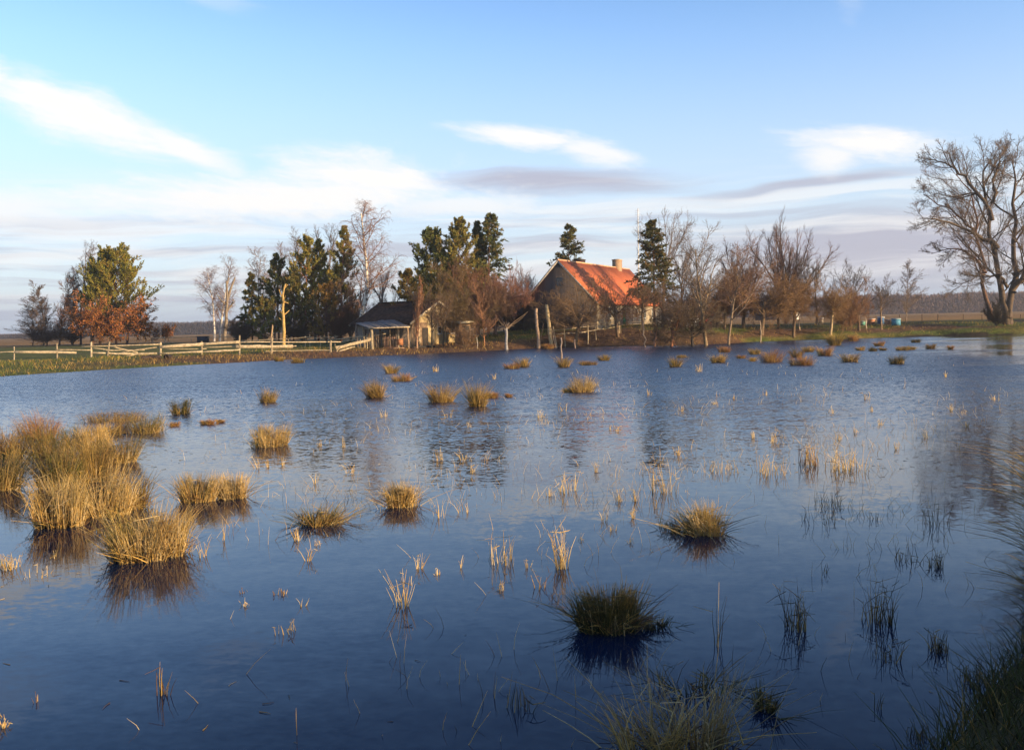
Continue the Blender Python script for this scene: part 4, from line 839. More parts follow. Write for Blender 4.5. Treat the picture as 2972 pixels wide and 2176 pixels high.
fence('back_fence', 'thin pole fence behind the long fence, in front of the conifer stems',
      [(786, 1010, 792, 945, .07), (837, 1006, 837, 982, .06), (886, 1009, 886, 975, .06), (899, 1000, 899, 972, .05), (930, 1006, 930, 975, .06), (972, 1008, 972, 972, .07), (1046, 1016, 1045, 972, .07), (1066, 1013, 1065, 968, .07)],
      [(700, 990, 800, 984, .06), (795, 985, 905, 978, .06), (890, 983, 980, 976, .05), (975, 985, 1070, 974, .10), (980, 993, 1075, 980, .08), (1078, 975, 1120, 968, .06)], YB)
YH = lambda px: np.interp(px, [350, 700], [140, 140])
fence('field_fence', 'distant straw coloured rail fence across the wet field behind the birches', [(441, 995, 441, 980, .10), (480, 1000, 478, 978, .10), (555, 1000, 555, 982, .06), (695, 990, 695, 975, .08)],
      [(437, 981, 480, 980, .12), (482, 980, 582, 978, .12), (590, 980, 720, 976, .12), (440, 995, 720, 992, .08)], YH, col=(.5, .34, .2))
YJ = lambda px: np.interp(px, [1590, 1800, 2100], [101, 108, 110])
fence('garden_fence', 'sagging two rail pole fence in front of the stone farmhouse',
      [(1617, 983, 1605, 946, .07), (1640, 986, 1637, 949, .06), (1706, 965, 1706, 934, .08), (1730, 972, 1727, 940, .06), (1797, 956, 1797, 927, .07), (1802, 954, 1801, 940, .05), (1860, 950, 1860, 935, .06)],
      [(1608, 958.5, 1708, 948, .08), (1706, 948, 1800, 936, .07), (1615, 969.5, 1700, 964, .07), (1690, 964, 1800, 947, .07), (1797, 943, 1900, 938, .06), (1800, 936, 1990, 930, .05)], YJ)
YK = lambda px: 131.
fence('field_fence', 'row of thin dark fence posts at the edge of the right hand field', [(px, 934, px, 912, .06) for px in (2560, 2610, 2676, 2722, 2796, 2850, 2962)],
      [(2540, 919, 2720, 916, .03), (2720, 916, 2972, 912, .03)], YK, col=(.16, .10, .06))
def lone_post(name, label, bx, by, tx, ty, Y_, r, col, cat='post', lump=0):
    rng = newrng(); b_ = np.array(at(bx, by, Y_)); g = tz1(b_[0], Y_); o0 = np.array([b_[0], Y_, min(b_[2], g)-.2]); t = np.array(at(tx, ty, Y_))
    a = Acc(); P = np.linspace(o0*0, t-o0, 8)[None].copy(); P[0, 1:-1] += rng.normal(size=(6, 3))*(.03+lump); RR = radii(np.array([r]), np.array([r*.8]), 8)*(1+rng.normal(size=(1, 8))*.1)
    tubes(a, P, RR, 9, col, rng); d = P[0, -1]; a.add([d+np.array([math.cos(q)*r*.7, math.sin(q)*r*.7, r*.2*math.sin(q*2)]) for q in np.arange(8)/8*2*math.pi], np.array([list(range(8))]), col)
    o = a.build(name, M_WOOD, smooth=True); o.location = tuple(o0); return tag(o, label, cat)
def waterpost(bx, by): return wat(bx, by).y
lone_post('gate_post', 'thick pale gatepost left of the tallest one, before the farmhouse gable', 1563, 982, 1556, 895, 101, .19, (.46, .31, .20))
lone_post('gate_post', 'tallest thick leaning gatepost before the farmhouse gable', 1602, 984, 1586, 884, 101.5, .21, (.50, .37, .20))
lone_post('leaning_stake', 'thin stake leaning between the two thick gateposts', 1565, 968, 1578, 938, 103, .05, (.3, .2, .13), 'stake')
lone_post('leaning_stake', 'short stake propped against the tallest gatepost', 1615, 980, 1600, 952, 100.5, .06, (.42, .3, .2), 'stake')
lone_post('water_post', 'grey wooden post standing in the open water before the farmhouse', 1631, 1041, 1628, 980, waterpost(1631, 1040), .075, (.30, .22, .17))
lone_post('water_post', 'short thin post at the water edge right of the grey post', 1669, 1011, 1668, 985, 98, .07, (.3, .2, .15))
lone_post('water_post', 'thin crooked pole rising from the shore before the house front', 1875, 1006, 1866, 930, 97, .07, (.42, .30, .2), 'pole', .03)
lone_post('water_post', 'short reddish leaning stump pole at the shore', 1898, 1004, 1907, 950, 97.5, .10, (.45, .22, .12), 'pole', .02)
lone_post('stake', 'thin white stake left of the whitewashed tree stump', 1385, 999, 1384, 975, 97, .04, (.5, .45, .38), 'stake')
lone_post('stake', 'pale stake in the grass before the wide old fruit tree', 2208, 963, 2207, 935, 107, .06, (.6, .45, .3), 'stake')
lone_post('stake', 'pale stake in the grass below the distant white gable', 2321, 957, 2319, 920, 117, .08, (.66, .50, .33), 'stake')
lone_post('stake', 'white stake among the beehives', 2514, 954, 2513, 920, 119, .07, (.66, .52, .38), 'stake')
lone_post('stake', 'leaning grey stick in the grass right of the second fence pole', 783, 1000, 791, 942, 103, .06, (.5, .3, .16), 'stake')
# whitewashed stump with a few cut limbs
o0 = at(1470, 1000, 98); z0 = tz1(o0.x, 98)-.1; rng = newrng(); o = empty('cut_tree', (o0.x, 98, z0), 'whitewashed tree stump with a ragged pale top at the grass edge', 'tree stump'); zt = at(1470, 948, 98).z-z0; a = Acc()
tubes(a, np.array([[[0, 0, 0], [-.05, 0, zt*.3], [.03, 0, zt*.7], [-.06, 0, zt]]]), np.array([[.2, .16, .15, .2]]), 9, (.28, .26, .25), rng); a.build('trunk', M_BIRCH, o, smooth=True)
a = Acc(); n = 26; S = np.tile([-.04, 0, zt*.93], (n, 1)); D = rng.normal(size=(n, 3)); D[:, 2] = np.abs(D[:, 2])*.4+.1; P = polyl(S, nrm(D), rng.uniform(.4, 1.1, n), 4, .05, .2, rng); tubes(a, P, radii(np.full(n, .07), np.full(n, .02), 4), 5, (.24, .17, .12), rng)
P = polyl(S[:3], nrm(np.array([[1, 0, .9], [1, .2, .6], [-.8, 0, .9]])), np.array([3., 2.6, 1.5]), 6, .0, .1, rng); tubes(a, P, radii(np.full(3, .05), np.full(3, .015), 6), 5, (.22, .15, .09), rng); a.build('crown', M_TWIG, o)
# debris lying about
def log(label, x0, y0, x1, y1, Y_, r, c, name='log'):
    rng = newrng(); p, q_ = np.array(at(x0, y0, Y_)), np.array(at(x1, y1, Y_+.6)); p[2] = tz1(p[0], p[1])+r*.6; q_[2] = tz1(q_[0], q_[1])+r*.6; a = Acc()
    P = np.linspace(p*0, q_-p, 7)[None].copy(); P[0, 1:-1] += rng.normal(size=(5, 3))*r*.2; tubes(a, P, radii(np.array([r]), np.array([r*.8]), 7), 9, c, rng)
    for e in (0, -1): a.add([P[0, e]+np.array([0, math.cos(t)*r*.85, math.sin(t)*r*.85]) for t in np.arange(8)/8*2*math.pi], np.array([list(range(8))]), np.array(c)*1.6)
    o = a.build(name, M_WOOD, smooth=True); o.location = tuple(p); tag(o, label, 'log')
log('long dark log lying on the mud under the plank fence', 412, 1036, 466, 1034, 78.5, .2, (.05, .035, .03))
log('short dark log end lying right of the long dark log', 482, 1034, 497, 1033, 79, .24, (.045, .032, .028))
log('dark log lying on the bank right of the shelter', 1200, 1003, 1262, 990, 98, .14, (.06, .05, .04))
o = empty('feed_crate', (place_xy(592, 140), 140, tz1(place_xy(592, 140), 140)), 'dark box shaped crate in the field behind the plank fence', 'crate'); a = Acc(); boxv(a, (-.7, -.5, 0), (1.5, 0, 0), (0, 1, 0), (0, 0, .95), (.05, .05, .06)); a.build('body', M_WOOD, o)
a = Acc(); boxv(a, (-.76, -.56, .95), (1.62, 0, 0), (0, 1.12, 0), (0, 0, .08), (.09, .09, .1)); a.build('lid', M_WOOD, o)
# ------------------------------------------------------------------ rushes, reeds, grass
STRAW = np.array([.70, .44, .12]); PALE = np.array([.78, .58, .28]); GREEN = np.array([.105, .115, .022]); OLIVE = np.array([.17, .135, .035]); BROWN = np.array([.22, .115, .045]); DARK = np.array([.06, .055, .022]); GREY = np.array([.34, .27, .18])
def blades(acc, B, H, lean_dir, lean, bend, wid, col, rng, m=5, tube=True, tipc=None):
    """curved tapering stems: base B, height H, unit lean direction, lean and bend amounts"""
    n = len(B); f = np.linspace(0, 1, m)[None, :, None]
    off = lean_dir[:, None, :]*(lean[:, None, None]*f + bend[:, None, None]*f**2.2)*H[:, None, None]
    zz = H[:, None, None]*(f - .35*np.clip(bend[:, None, None], 0, 3)*f**2.6)
    P = B[:, None, :] + off; P[..., 2:3] = B[:, None, 2:3] + zz
    P[:, 1:-1] += rng.normal(size=(n, m-2, 3))*H[:, None, None]*.012
    Rd = wid[:, None]*(1-.75*np.linspace(0, 1, m)[None, :]**1.5)
    c = np.repeat(col[:, None, :], m, 1)
    if tipc is not None:
        g = np.linspace(0, 1, m)[None, :, None]; c = c*(1-g)+tipc[:, None, :]*g
    tubes(acc, P, Rd, 3, c, rng)
def colmix(rng, n, cols, ws):
    i = rng.choice(len(cols), n, p=np.array(ws)/sum(ws)); c = np.array(cols)[i]; return c*(1+rng.normal(size=(n, 1))*.22).clip(.5, 1.6)
PAL = {'dryshade': ([STRAW*.75, PALE*.7, BROWN*1.3, GREY], [.3, .3, .2, .2]), 'mix': ([STRAW, PALE, GREEN, OLIVE, GREY, BROWN], [.36, .18, .15, .14, .08, .09]), 'green': ([GREEN, OLIVE, STRAW, BROWN, GREY], [.38, .26, .12, .16, .08]), 'straw': ([STRAW, PALE, OLIVE], [.55, .35, .1]),
       'far': ([OLIVE, STRAW, BROWN, GREEN], [.3, .4, .18, .12]), 'orange': ([np.array([.40, .17, .06]), STRAW, BROWN], [.5, .25, .25]), 'dark': ([DARK, GREEN*.7, OLIVE*.8, STRAW*.5], [.4, .25, .2, .15]), 'brown': ([BROWN, OLIVE, STRAW], [.5, .3, .2])}
def tussock(px, yb, w, h, pal, label, n=None, spread=.5, cut=False, group=None, name='rush_tussock', long_=.04, cat='tussock'):
    """one clump of rushes standing in the water; w, h in photograph pixels turned into metres at its distance"""
    c0 = wat(px, yb); D = c0.y; rx = w/F*D/2; H = h/F*D*(1.12 if D < 22 else 1.45); ry = min(rx*.8, .7 if rx < 1 else rx*.6); rng = newrng()
    cy = D+ry*.6; cx = c0.x*(cy/D)
    n = int((n or 0)*.72) or int(np.clip(220+rx*760, 220, 1600)*(1 if D < 40 else .55))
    K = int(np.clip(3+rx*16, 4, 16)); kr = np.sqrt(rng.uniform(0, 1, K))*.8; kt = np.arange(K)*2.399+rng.uniform(0, 6); K0 = np.stack([kr*np.cos(kt), kr*np.sin(kt)], 1)
    kh = rng.uniform(.72, 1.08, K)*(1-.25*kr**2); kl = nrm(np.concatenate([K0+rng.normal(size=(K, 2))*.35, np.zeros((K, 1))], 1)); kd = rng.uniform(.1, .5, K)*spread*(kr+.35)
    ki = rng.randint(0, K, n); u = K0[ki]+rng.normal(size=(n, 2))*.20; r_ = np.minimum(np.linalg.norm(u, axis=1), 1.); th = np.arctan2(u[:, 1], u[:, 0])
    B = np.stack([r_*np.cos(th)*rx*.9, r_*np.sin(th)*ry*.9, np.full(n, -.12)], 1)
    hh = .12+H*kh[ki]*rng.beta(3.2, 1.6, n)*1.12
    if cut: hh = .12+H*(.6+.4*kh[ki])*rng.uniform(.6, 1.0, n)
    d = nrm(kl[ki]*1.0+np.stack([np.cos(th), np.sin(th), 0*th], 1)*.5*r_[:, None]+rng.normal(size=(n, 3))*np.array([.55, .55, 0])); d[:, 2] = 0
    lean = kd[ki]+np.abs(rng.normal(size=n))*(.10 if cut else .17); bend = np.abs(rng.normal(size=n))*.13+.12*r_*spread
    lay = rng.uniform(size=n) < long_; lean[lay] += rng.uniform(.3, 1.1, int(lay.sum()))*(.45 if H > .5 else 1); bend[lay] += .4*(.4 if H > .5 else 1)
    wmin = D/938.*.17; wid = np.maximum(rng.uniform(.0022, .0052, n), wmin*rng.uniform(.5, 1, n))
    cols, ws = PAL[pal]; kc = colmix(rng, K, cols, ws); c = colmix(rng, n, cols, ws)*.6+kc[ki]*.4
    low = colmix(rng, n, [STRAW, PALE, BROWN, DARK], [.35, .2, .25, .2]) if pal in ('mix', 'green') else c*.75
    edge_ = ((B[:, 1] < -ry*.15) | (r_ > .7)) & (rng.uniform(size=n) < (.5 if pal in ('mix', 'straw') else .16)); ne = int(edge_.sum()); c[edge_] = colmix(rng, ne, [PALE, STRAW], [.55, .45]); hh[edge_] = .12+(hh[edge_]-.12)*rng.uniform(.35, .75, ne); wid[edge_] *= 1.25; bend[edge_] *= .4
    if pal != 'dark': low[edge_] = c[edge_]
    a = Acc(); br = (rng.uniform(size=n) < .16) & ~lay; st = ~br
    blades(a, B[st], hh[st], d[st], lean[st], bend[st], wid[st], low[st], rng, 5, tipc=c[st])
    # snapped stalks: up, then sharply over
    b_ = B[br]; hb = hh[br]*.75; kx = b_+d[br]*(lean[br]*hb)[:, None]*.8; kx[:, 2] = b_[:, 2]+hb; t3 = rng.uniform(0, 6.28, len(b_)); d3 = nrm(np.stack([np.cos(t3), np.sin(t3), rng.uniform(-.9, .5, len(b_))], 1)); e3 = kx+d3*(hb*rng.uniform(.25, .7, len(b_)))[:, None]
    P = np.stack([b_, (b_+kx)/2, kx-(kx-b_)*.02, kx+(e3-kx)*.06, e3], 1); wr = wid[br][:, None]*np.array([[1, 1, .95, .9, .5]]); tubes(a, P, wr, 3, np.repeat(c[br][:, None, :], 5, 1), rng)
    m_ = n//5; th = rng.uniform(0, 6.28, m_); rr = np.sqrt(rng.uniform(0, 1, m_))*1.08; B = np.stack([rr*np.cos(th)*rx, rr*np.sin(th)*ry, rng.uniform(-.01, .06, m_)], 1); d = nrm(np.stack([rng.normal(size=m_), rng.normal(size=m_), 0*th], 1))
    blades(a, B, rng.uniform(.05, .2, m_)*min(1, H*2.5), d, rng.uniform(.6, 2.5, m_), rng.uniform(0, .5, m_), wid[:m_], colmix(rng, m_, [BROWN, STRAW, DARK], [.4, .3, .3]), rng, 4)
    o = a.build(name, M_BLADE); o.location = (cx, cy, 0); return tag(o, label, cat, group)
T = tussock
T(405, 1630, 170, 160, 'mix', 'largest spiky rush tussock at the front of the left clump, straw at its foot', 1500, .32)
T(490, 1615, 100, 140, 'straw', 'blunt pale straw tussock at the right front corner of the left clump', 620, .25, cut=True)
T(175, 1532, 140, 145, 'mix', 'straw footed rush tussock at the left front of the left clump', 1100, .3, cut=True)
T(300, 1500, 145, 165, 'mix', 'rush tussock with brown upright stems in the middle of the left clump', 1100, .35)
T(385, 1478, 110, 120, 'brown', 'brown tussock with slanting stems right of the middle of the left clump', 600, .5)
T(165, 1420, 130, 125, 'green', 'green brown rush tussock behind the straw footed one', 1000, .35)
T(262, 1400, 120, 130, 'brown', 'reddish brown rush tussock at the heart of the left clump', 900, .35)
T(345, 1345, 95, 95, 'green', 'green rush tussock at the right flank of the left clump', 700, .35)
T(150, 1325, 130, 90, 'green', 'green tussock at the back left of the left clump', 800, .35)
T(285, 1315, 105, 85, 'straw', 'pale straw topped tussock at the back of the left clump', 700, .2, cut=True)
T(225, 1290, 80, 60, 'green', 'low green tussock between the back ones of the left clump', 420, .35)
T(5, 1425, 110, 130, 'green', 'brown green tussock cut by the left picture edge, the nearer one', 900, .45)
T(25, 1330, 95, 95, 'brown', 'brown tussock at the left picture edge, behind the nearer one', 700, .4)
T(115, 1275, 120, 60, 'orange', 'low russet tussock behind the left clump', 600, .5)
T(425, 1258, 110, 45, 'green', 'low green tussock strip trailing right behind the left clump', 700, .6)
T(330, 1225, 190, 26, 'brown', 'long low brown strip of sedge at the very back of the left clump', 700, .5)
T(320, 1262, 130, 40, 'brown', 'low brown sedge joining the left clump and the green strip', 600, .5)
T(525, 1202, 50, 42, 'dark', 'small dark upright tussock alone right of the left clump', 420, .4)
T(775, 1168, 52, 34, 'far', 'small brown tussock between the dark one and the rounded pair', 380, .5)
T(783, 1297, 112, 70, 'mix', 'flat topped cut rush tussock mirrored in the water, left of centre', 900, .3, cut=True)
T(575, 1458, 100, 90, 'mix', 'green and straw tussock touching the pale one on its right', 900, .4, cut=True)
T(672, 1448, 78, 80, 'straw', 'pale straw tussock right beside the green and straw one', 700, .3, cut=True)
T(930, 1527, 110, 62, 'green', 'low spreading green tussock with long side stems', 600, .9, long_=.15)
T(1168, 1472, 110, 72, 'mix', 'straw edged tussock with long stalks fanning to both sides', 850, .45, cut=True, long_=.05)
T(2048, 1552, 125, 85, 'straw', 'straw tussock with long arching stems at the right of centre', 900, .6, long_=.06)
T(1965, 1545, 90, 35, 'brown', 'low brown sedge joined to the left side of the arching straw tussock', 260, .8, long_=.2)
T(1778, 1838, 190, 140, 'dark', 'big dark tussock in the shaded water at lower centre', 1700, .2, long_=.01)
T(1900, 1825, 70, 40, 'dark', 'low ragged dark sedge at the right foot of the big dark tussock', 200, .7, long_=.12)
far = [(1135, 1083, 34, 20, 'far', 'small brown tussock in the open water below the shelter'), (1168, 1106, 55, 18, 'orange', 'low orange tussock just below the brown one under the shelter'),
 (1093, 1154, 55, 38, 'far', 'rounded olive tussock, left one of the rounded row in mid water'), (1278, 1167, 58, 42, 'far', 'olive tussock with pale side stems, middle one of the rounded row'), (1383, 1180, 46, 55, 'far', 'tall rounded tussock, right one of the rounded row'),
 (1420, 1155, 38, 16, 'orange', 'low orange sedge touching the tall rounded tussock'), (1690, 1138, 62, 34, 'mix', 'rounded straw green tussock far out in front of the house'), (1650, 1138, 25, 12, 'straw', 'tiny straw tuft left of the rounded one before the house'),
 (1485, 1070, 40, 13, 'orange', 'low pale orange tuft left of the brown knob below the gateposts'), (1520, 1065, 36, 22, 'far', 'brown knob shaped tussock below the gateposts'), (1635, 1065, 30, 24, 'far', 'tussock at the foot of the grey water post'),
 (1708, 1059, 44, 11, 'brown', 'flat brown tussock right of the grey water post'), (1755, 1046, 26, 15, 'far', 'small olive tussock on the far water before the house front'), (1957, 1064, 26, 22, 'far', 'olive tussock below the reddish flooded trunk'),
 (1980, 1038, 26, 7, 'far', 'tiny flat tussock near the reddish flooded trunk'), (2085, 1052, 40, 20, 'far', 'olive tussock below the tall pale flooded trunk'), (2102, 1022, 32, 13, 'orange', 'yellowish tussock right beside the leaning flooded trunk'),
 (2186, 1048, 20, 9, 'far', 'tiny tussock left of the broad golden one'), (2240, 1051, 56, 28, 'orange', 'broad golden brown tussock, left one of the right hand pair'), (2325, 1060, 62, 25, 'orange', 'broad golden brown tussock, right one of the right hand pair'),
 (2313, 1037, 24, 22, 'brown', 'narrow brown tussock behind the broad right hand pair'), (2346, 1021, 26, 14, 'far', 'small flat topped tussock above the narrow brown one'), (2395, 1032, 36, 20, 'orange', 'reddish rounded tussock right of the flat topped one'),
 (2466, 1050, 36, 20, 'far', 'golden tussock low on the right far water'), (2425, 1002, 30, 28, 'far', 'tall olive tussock at the shore below the forked fruit tree'), (2477, 990, 24, 14, 'orange', 'tussock at the shore below the beehives'),
 (2552, 1004, 22, 11, 'orange', 'orange tussock off the shore right of the beehives'), (2498, 1017, 20, 9, 'far', 'tiny flat tussock, left one of a row of three'), (2532, 1019, 22, 10, 'dark', 'tiny dark tussock, middle one of a row of three'), (2562, 1017, 17, 8, 'far', 'tiny tussock, right one of a row of three'),
 (2603, 1056, 40, 20, 'dark', 'dark rounded tussock alone on the right far water'), (2622, 1017, 34, 11, 'far', 'low flat tussock above the dark rounded one'), (2644, 1015, 18, 8, 'far', 'tiny tussock touching the low flat one'), (2657, 994, 22, 8, 'dark', 'small dark tussock close to the right far shore'),
 (2702, 1012, 24, 11, 'brown', 'small brown tussock right of the low flat one'), (2758, 1014, 11, 10, 'orange', 'tiny orange tuft farthest right on the far water'), (2150, 1040, 18, 9, 'orange', 'tiny orange tuft left of the broad golden pair'), (2190, 1028, 22, 14, 'far', 'small tussock behind the broad golden pair'),
 (600, 1232, 36, 12, 'orange', 'small russet clod between the left clump and the cut tussock'), (505, 1236, 14, 9, 'orange', 'tiny russet clod beside the small dark upright tussock'), (640, 1226, 12, 8, 'orange', 'tiny russet clod right of the small russet one'), (1480, 1152, 12, 8, 'orange', 'tiny orange clod right of the rounded row'),
 (865, 1053, 36, 12, 'far', 'flat yellow green tussock on the shore below the long fence'), (810, 1048, 20, 12, 'far', 'small yellow green tussock on the shore, left of the flat one'), (1590, 1012, 30, 12, 'orange', 'yellow tuft on the shore below the gateposts')]
for px, yb, w, h, pal, lab in far: T(px, yb, w*1.05, h*1.1, pal, lab, None, .9)
# sprigs of broken reed stalks rising from the water
def sprig(px, yb, w, h, n, label, pal='pale', group=None, name='reed_sprig'):
    c0 = wat(px, yb); D = c0.y; rx = max(w/F*D/2, .02)*1.1; H = h/F*D*1.1; rng = newrng(); n = int(n*(1.7 if pal == 'pale' else 1.1))+1
    B = np.stack([rng.uniform(-rx, rx, n), rng.uniform(-rx, rx, n)*1.2, np.full(n, -.06)], 1); th = rng.uniform(0, 6.28, n); d = np.stack([np.cos(th), np.sin(th)*.6, 0*th], 1)
    wid = np.maximum(rng.uniform(.003, .006, n), D/938.*.28)*(1.0 if pal != 'dark' else .8); cols, ws = {'pale': ([PALE, STRAW], [.6, .4]), 'dark': ([DARK, BROWN*.6, STRAW*.6], [.45, .3, .25]), 'brown': ([BROWN, STRAW], [.6, .4])}[pal]
    a = Acc(); hh = (H+.06)*rng.uniform(.4, 1.05, n); ln = np.abs(rng.normal(size=n))*.2; blades(a, B, hh, d, ln, np.abs(rng.normal(size=n))*.15, wid, colmix(rng, n, cols, ws), rng, 4)
    k = max(1, n//3)      # snapped tops hanging from the stalks
    i = rng.choice(n, k); top = B[i]+d[i]*(ln[i]*hh[i])[:, None]*.9; top[:, 2] = B[i][:, 2]+hh[i]*.9; th = rng.uniform(0, 6.28, k); dd = np.stack([np.cos(th), np.sin(th), rng.uniform(-.6, .9, k)], 1)
    P = polyl(top, nrm(dd), H*rng.uniform(.2, .5, k), 3, -.05, .12, rng); tubes(a, P, radii(wid[i]*.8, wid[i]*.4, 3), 3, colmix(rng, k, cols, ws), rng)
    o = a.build(name, M_BLADE); o.location = tuple(c0); return tag(o, label, 'reeds', group)
sx = 2972/2256
named = [(885, 1335, 30, 75, 9, 'tall pale branching stalk with a leaning sprig in lower centre left', 'pale'), (1238, 1250, 26, 95, 16, 'bundle of tall folded pale stalks at lower centre', 'pale'), (1110, 1240, 60, 60, 14, 'loose row of pale stalks left of the folded bundle', 'pale'),
 (1188, 1295, 26, 40, 9, 'short shaded sprig under the folded bundle', 'brown'), (1462, 1085, 46, 75, 16, 'tall forked pale stalks above the arching straw tussock', 'pale'), (1250, 1082, 36, 42, 14, 'bright fan of pale stalks in the middle of the water', 'pale'),
 (970, 1140, 22, 45, 4, 'pair of slanting pale stalks right of the straw edged tussock', 'pale'), (1026, 1128, 26, 36, 5, 'three short upright pale stalks right of the slanting pair', 'pale'), (1704, 975, 10, 30, 7, 'bright little spike of reed in the right middle water', 'pale'),
 (1782, 1025, 34, 50, 40, 'small vase shaped clump of sunlit reeds at right', 'brown'), (1700, 1042, 66, 40, 20, 'spread of sunlit stalks left of the vase shaped clump', 'pale'), (1595, 1038, 60, 26, 16, 'low fringe of sunlit stalks right of the blue middle water', 'pale'),
 (1862, 1035, 70, 50, 34, 'broad patch of sunlit stalks right of the vase shaped clump', 'pale'), (350, 1530, 14, 85, 4, 'tall forked twig alone in the dark lower left water', 'brown'), (366, 1530, 14, 50, 5, 'thin dark stalks beside the tall forked twig', 'dark'),
 (630, 1392, 40, 28, 7, 'three little pale sprigs in the lower left water', 'pale'), (492, 1190, 5, 50, 2, 'single bright curved stalk right of the left clump', 'pale'), (452, 1225, 22, 46, 4, 'three bent pale stalks beside the largest tussock', 'pale'), (418, 1215, 4, 48, 2, 'upright lone stalk touching the largest tussock', 'pale'),
 (16, 1252, 34, 32, 30, 'fuzzy pale tuft at the left edge below the clump', 'pale'), (80, 1268, 50, 22, 8, 'row of tiny white stalks near the left edge', 'pale'), (123, 1228, 16, 18, 5, 'two short stalks under the left front tussock', 'pale'), (772, 1042, 14, 24, 7, 'pale sprig left of the straw edged tussock', 'pale'),
 (1755, 1385, 40, 100, 36, 'shaded olive reed clump in the lower right water', 'dark'), (1930, 1370, 60, 90, 44, 'larger shaded reed clump right of the olive one', 'dark'), (1960, 1455, 44, 50, 18, 'tangled dark looping stems in the lower right water', 'dark'), (2066, 1432, 34, 46, 34, 'small dark tuft with one pale stalk in the lower right water', 'dark'),
 (2063, 1248, 30, 36, 30, 'small brown tuft at the end of a row of shaded stalks', 'dark'), (2000, 1235, 60, 34, 20, 'row of shaded stalks left of the small brown tuft', 'dark'), (1830, 1115, 60, 36, 34, 'shaded reed sprigs on the pale blue water at right', 'dark'), (1925, 1145, 22, 22, 10, 'short shaded sprig right of the blue water sprigs', 'dark'),
 (1800, 1150, 60, 34, 16, 'thin dark stalks under the shaded sprigs on the blue water', 'dark'), (2060, 1155, 40, 50, 18, 'thin shaded stalks near the right hand rushes', 'dark'), (85, 1545, 8, 26, 3, 'faint short stalk in the lower left corner water', 'brown'), (4, 1600, 16, 30, 12, 'blurred pale tuft at the left edge near the bottom', 'pale'),
 (615, 1308, 26, 12, 22, 'small brown clod of sedge below the middle water', 'brown'), (537, 1305, 18, 10, 10, 'tiny brown sprigs left of the brown clod', 'brown'), (925, 1252, 14, 34, 6, 'short pale stalks right of centre left', 'pale'), (1016, 1250, 5, 26, 2, 'single short white stalk at lower centre', 'pale'),
 (1460, 1500, 40, 60, 8, 'thin tall shaded stalks at the bottom centre', 'dark'), (1145, 1560, 50, 60, 14, 'thin black stems poking up at the bottom centre left', 'dark'), (1935, 1560, 10, 40, 5, 'lone dark stick at the bottom right', 'dark'), (1815, 1262, 12, 30, 6, 'short dark stick in the shaded blue water', 'dark'),
 (2150, 1500, 60, 40, 60, 'low tangle of dark sedge at the foot of the right bank', 'dark'), (2030, 1625, 50, 26, 50, 'low dark sedge islet at the bottom right', 'dark'), (1580, 1420, 8, 110, 4, 'very tall faint stalk above the bottom reeds', 'dark')]
for x, y, w, h, n, lab, pal in named: sprig(x*sx, y*sx, w*sx, h*sx, n, lab, pal)
small = [(845, 918), (1032, 940), (985, 920), (757, 985), (705, 982), (970, 1014), (1020, 1014), (590, 1028), (568, 1030), (625, 1025), (1040, 1040), (1210, 1092), (1365, 1104), (1400, 1104), (1395, 1140), (1352, 1168), (1492, 1002), (1332, 1148), (1312, 1040), (1190, 920), (1350, 945), (1360, 950), (1200, 935), (1240, 905), (1830, 910), (1620, 880), (1685, 870), (1910, 880), (1975, 990), (2040, 965), (1725, 965), (1660, 965), (1445, 1120), (1455, 1160), (695, 1065), (655, 1190), (680, 1235), (965, 1265), (1105, 1300), (540, 1335), (668, 1335), (1280, 1190), (1390, 1195), (1160, 1250), (2085, 830), (2120, 910), (2190, 880), (1500, 905), (1575, 890), (1430, 870), (960, 818), (1090, 835), (1310, 850), (1540, 818), (700, 1200), (1920, 905), (1940, 935), (1885, 955), (1850, 968), (2095, 905), (2130, 940)]
GS = 'stray little reed sprigs dotted over the open water'
for i, (x, y) in enumerate(small):
    r_ = random.Random(i); sprig(x*sx, y*sx, r_.uniform(6, 22), r_.uniform(18, 42) if y > 950 else r_.uniform(12, 24), r_.randint(3, 8), 'tiny stray sprig of pale reed standing alone in open water', 'pale', GS)
# countless tiny stubble points over the flooded meadow
rng = newrng(); a = Acc(); n = 10500; pxs = np.concatenate([rng.normal(1500, 420, n//3), rng.normal(2380, 260, n//3), rng.uniform(300, 2950, n-2*(n//3))]); pys = np.concatenate([rng.normal(1330, 150, n//3), rng.normal(1300, 170, n//3), rng.uniform(1080, 2170, n-2*(n//3))])
B = []
for x, y in zip(pxs, pys):
    if 1030 < y < 2170 and 0 < x < 2970:
        w = wat(x, y)
        if (w.y > 10 or rng.uniform() < .16) and vnoise(np.array([w.x]), np.array([w.y]), 44, .9)[0]+rng.normal()*.4 > .4 and w.x < float(edge(w.y))-.1 and w.y < float(shore(w.x))-1: B.append([w.x, w.y, -.03])
B = np.array(B); m_ = len(B); th = rng.uniform(0, 6.28, m_); d = np.stack([np.cos(th), np.sin(th), 0*th], 1); wid = np.maximum(.0025, B[:, 1]/938.*.15)
blades(a, B, rng.uniform(.06, .26, m_), d, np.abs(rng.normal(size=m_))*.45, rng.uniform(0, .4, m_), wid, colmix(rng, m_, [STRAW, BROWN, DARK, PALE], [.35, .15, .1, .4]), rng, 3)
tag(a.build('reed_stubble', M_BLADE), 'countless tiny stubble stalks of the flooded meadow poking out of the water', 'reeds', kind='stuff')
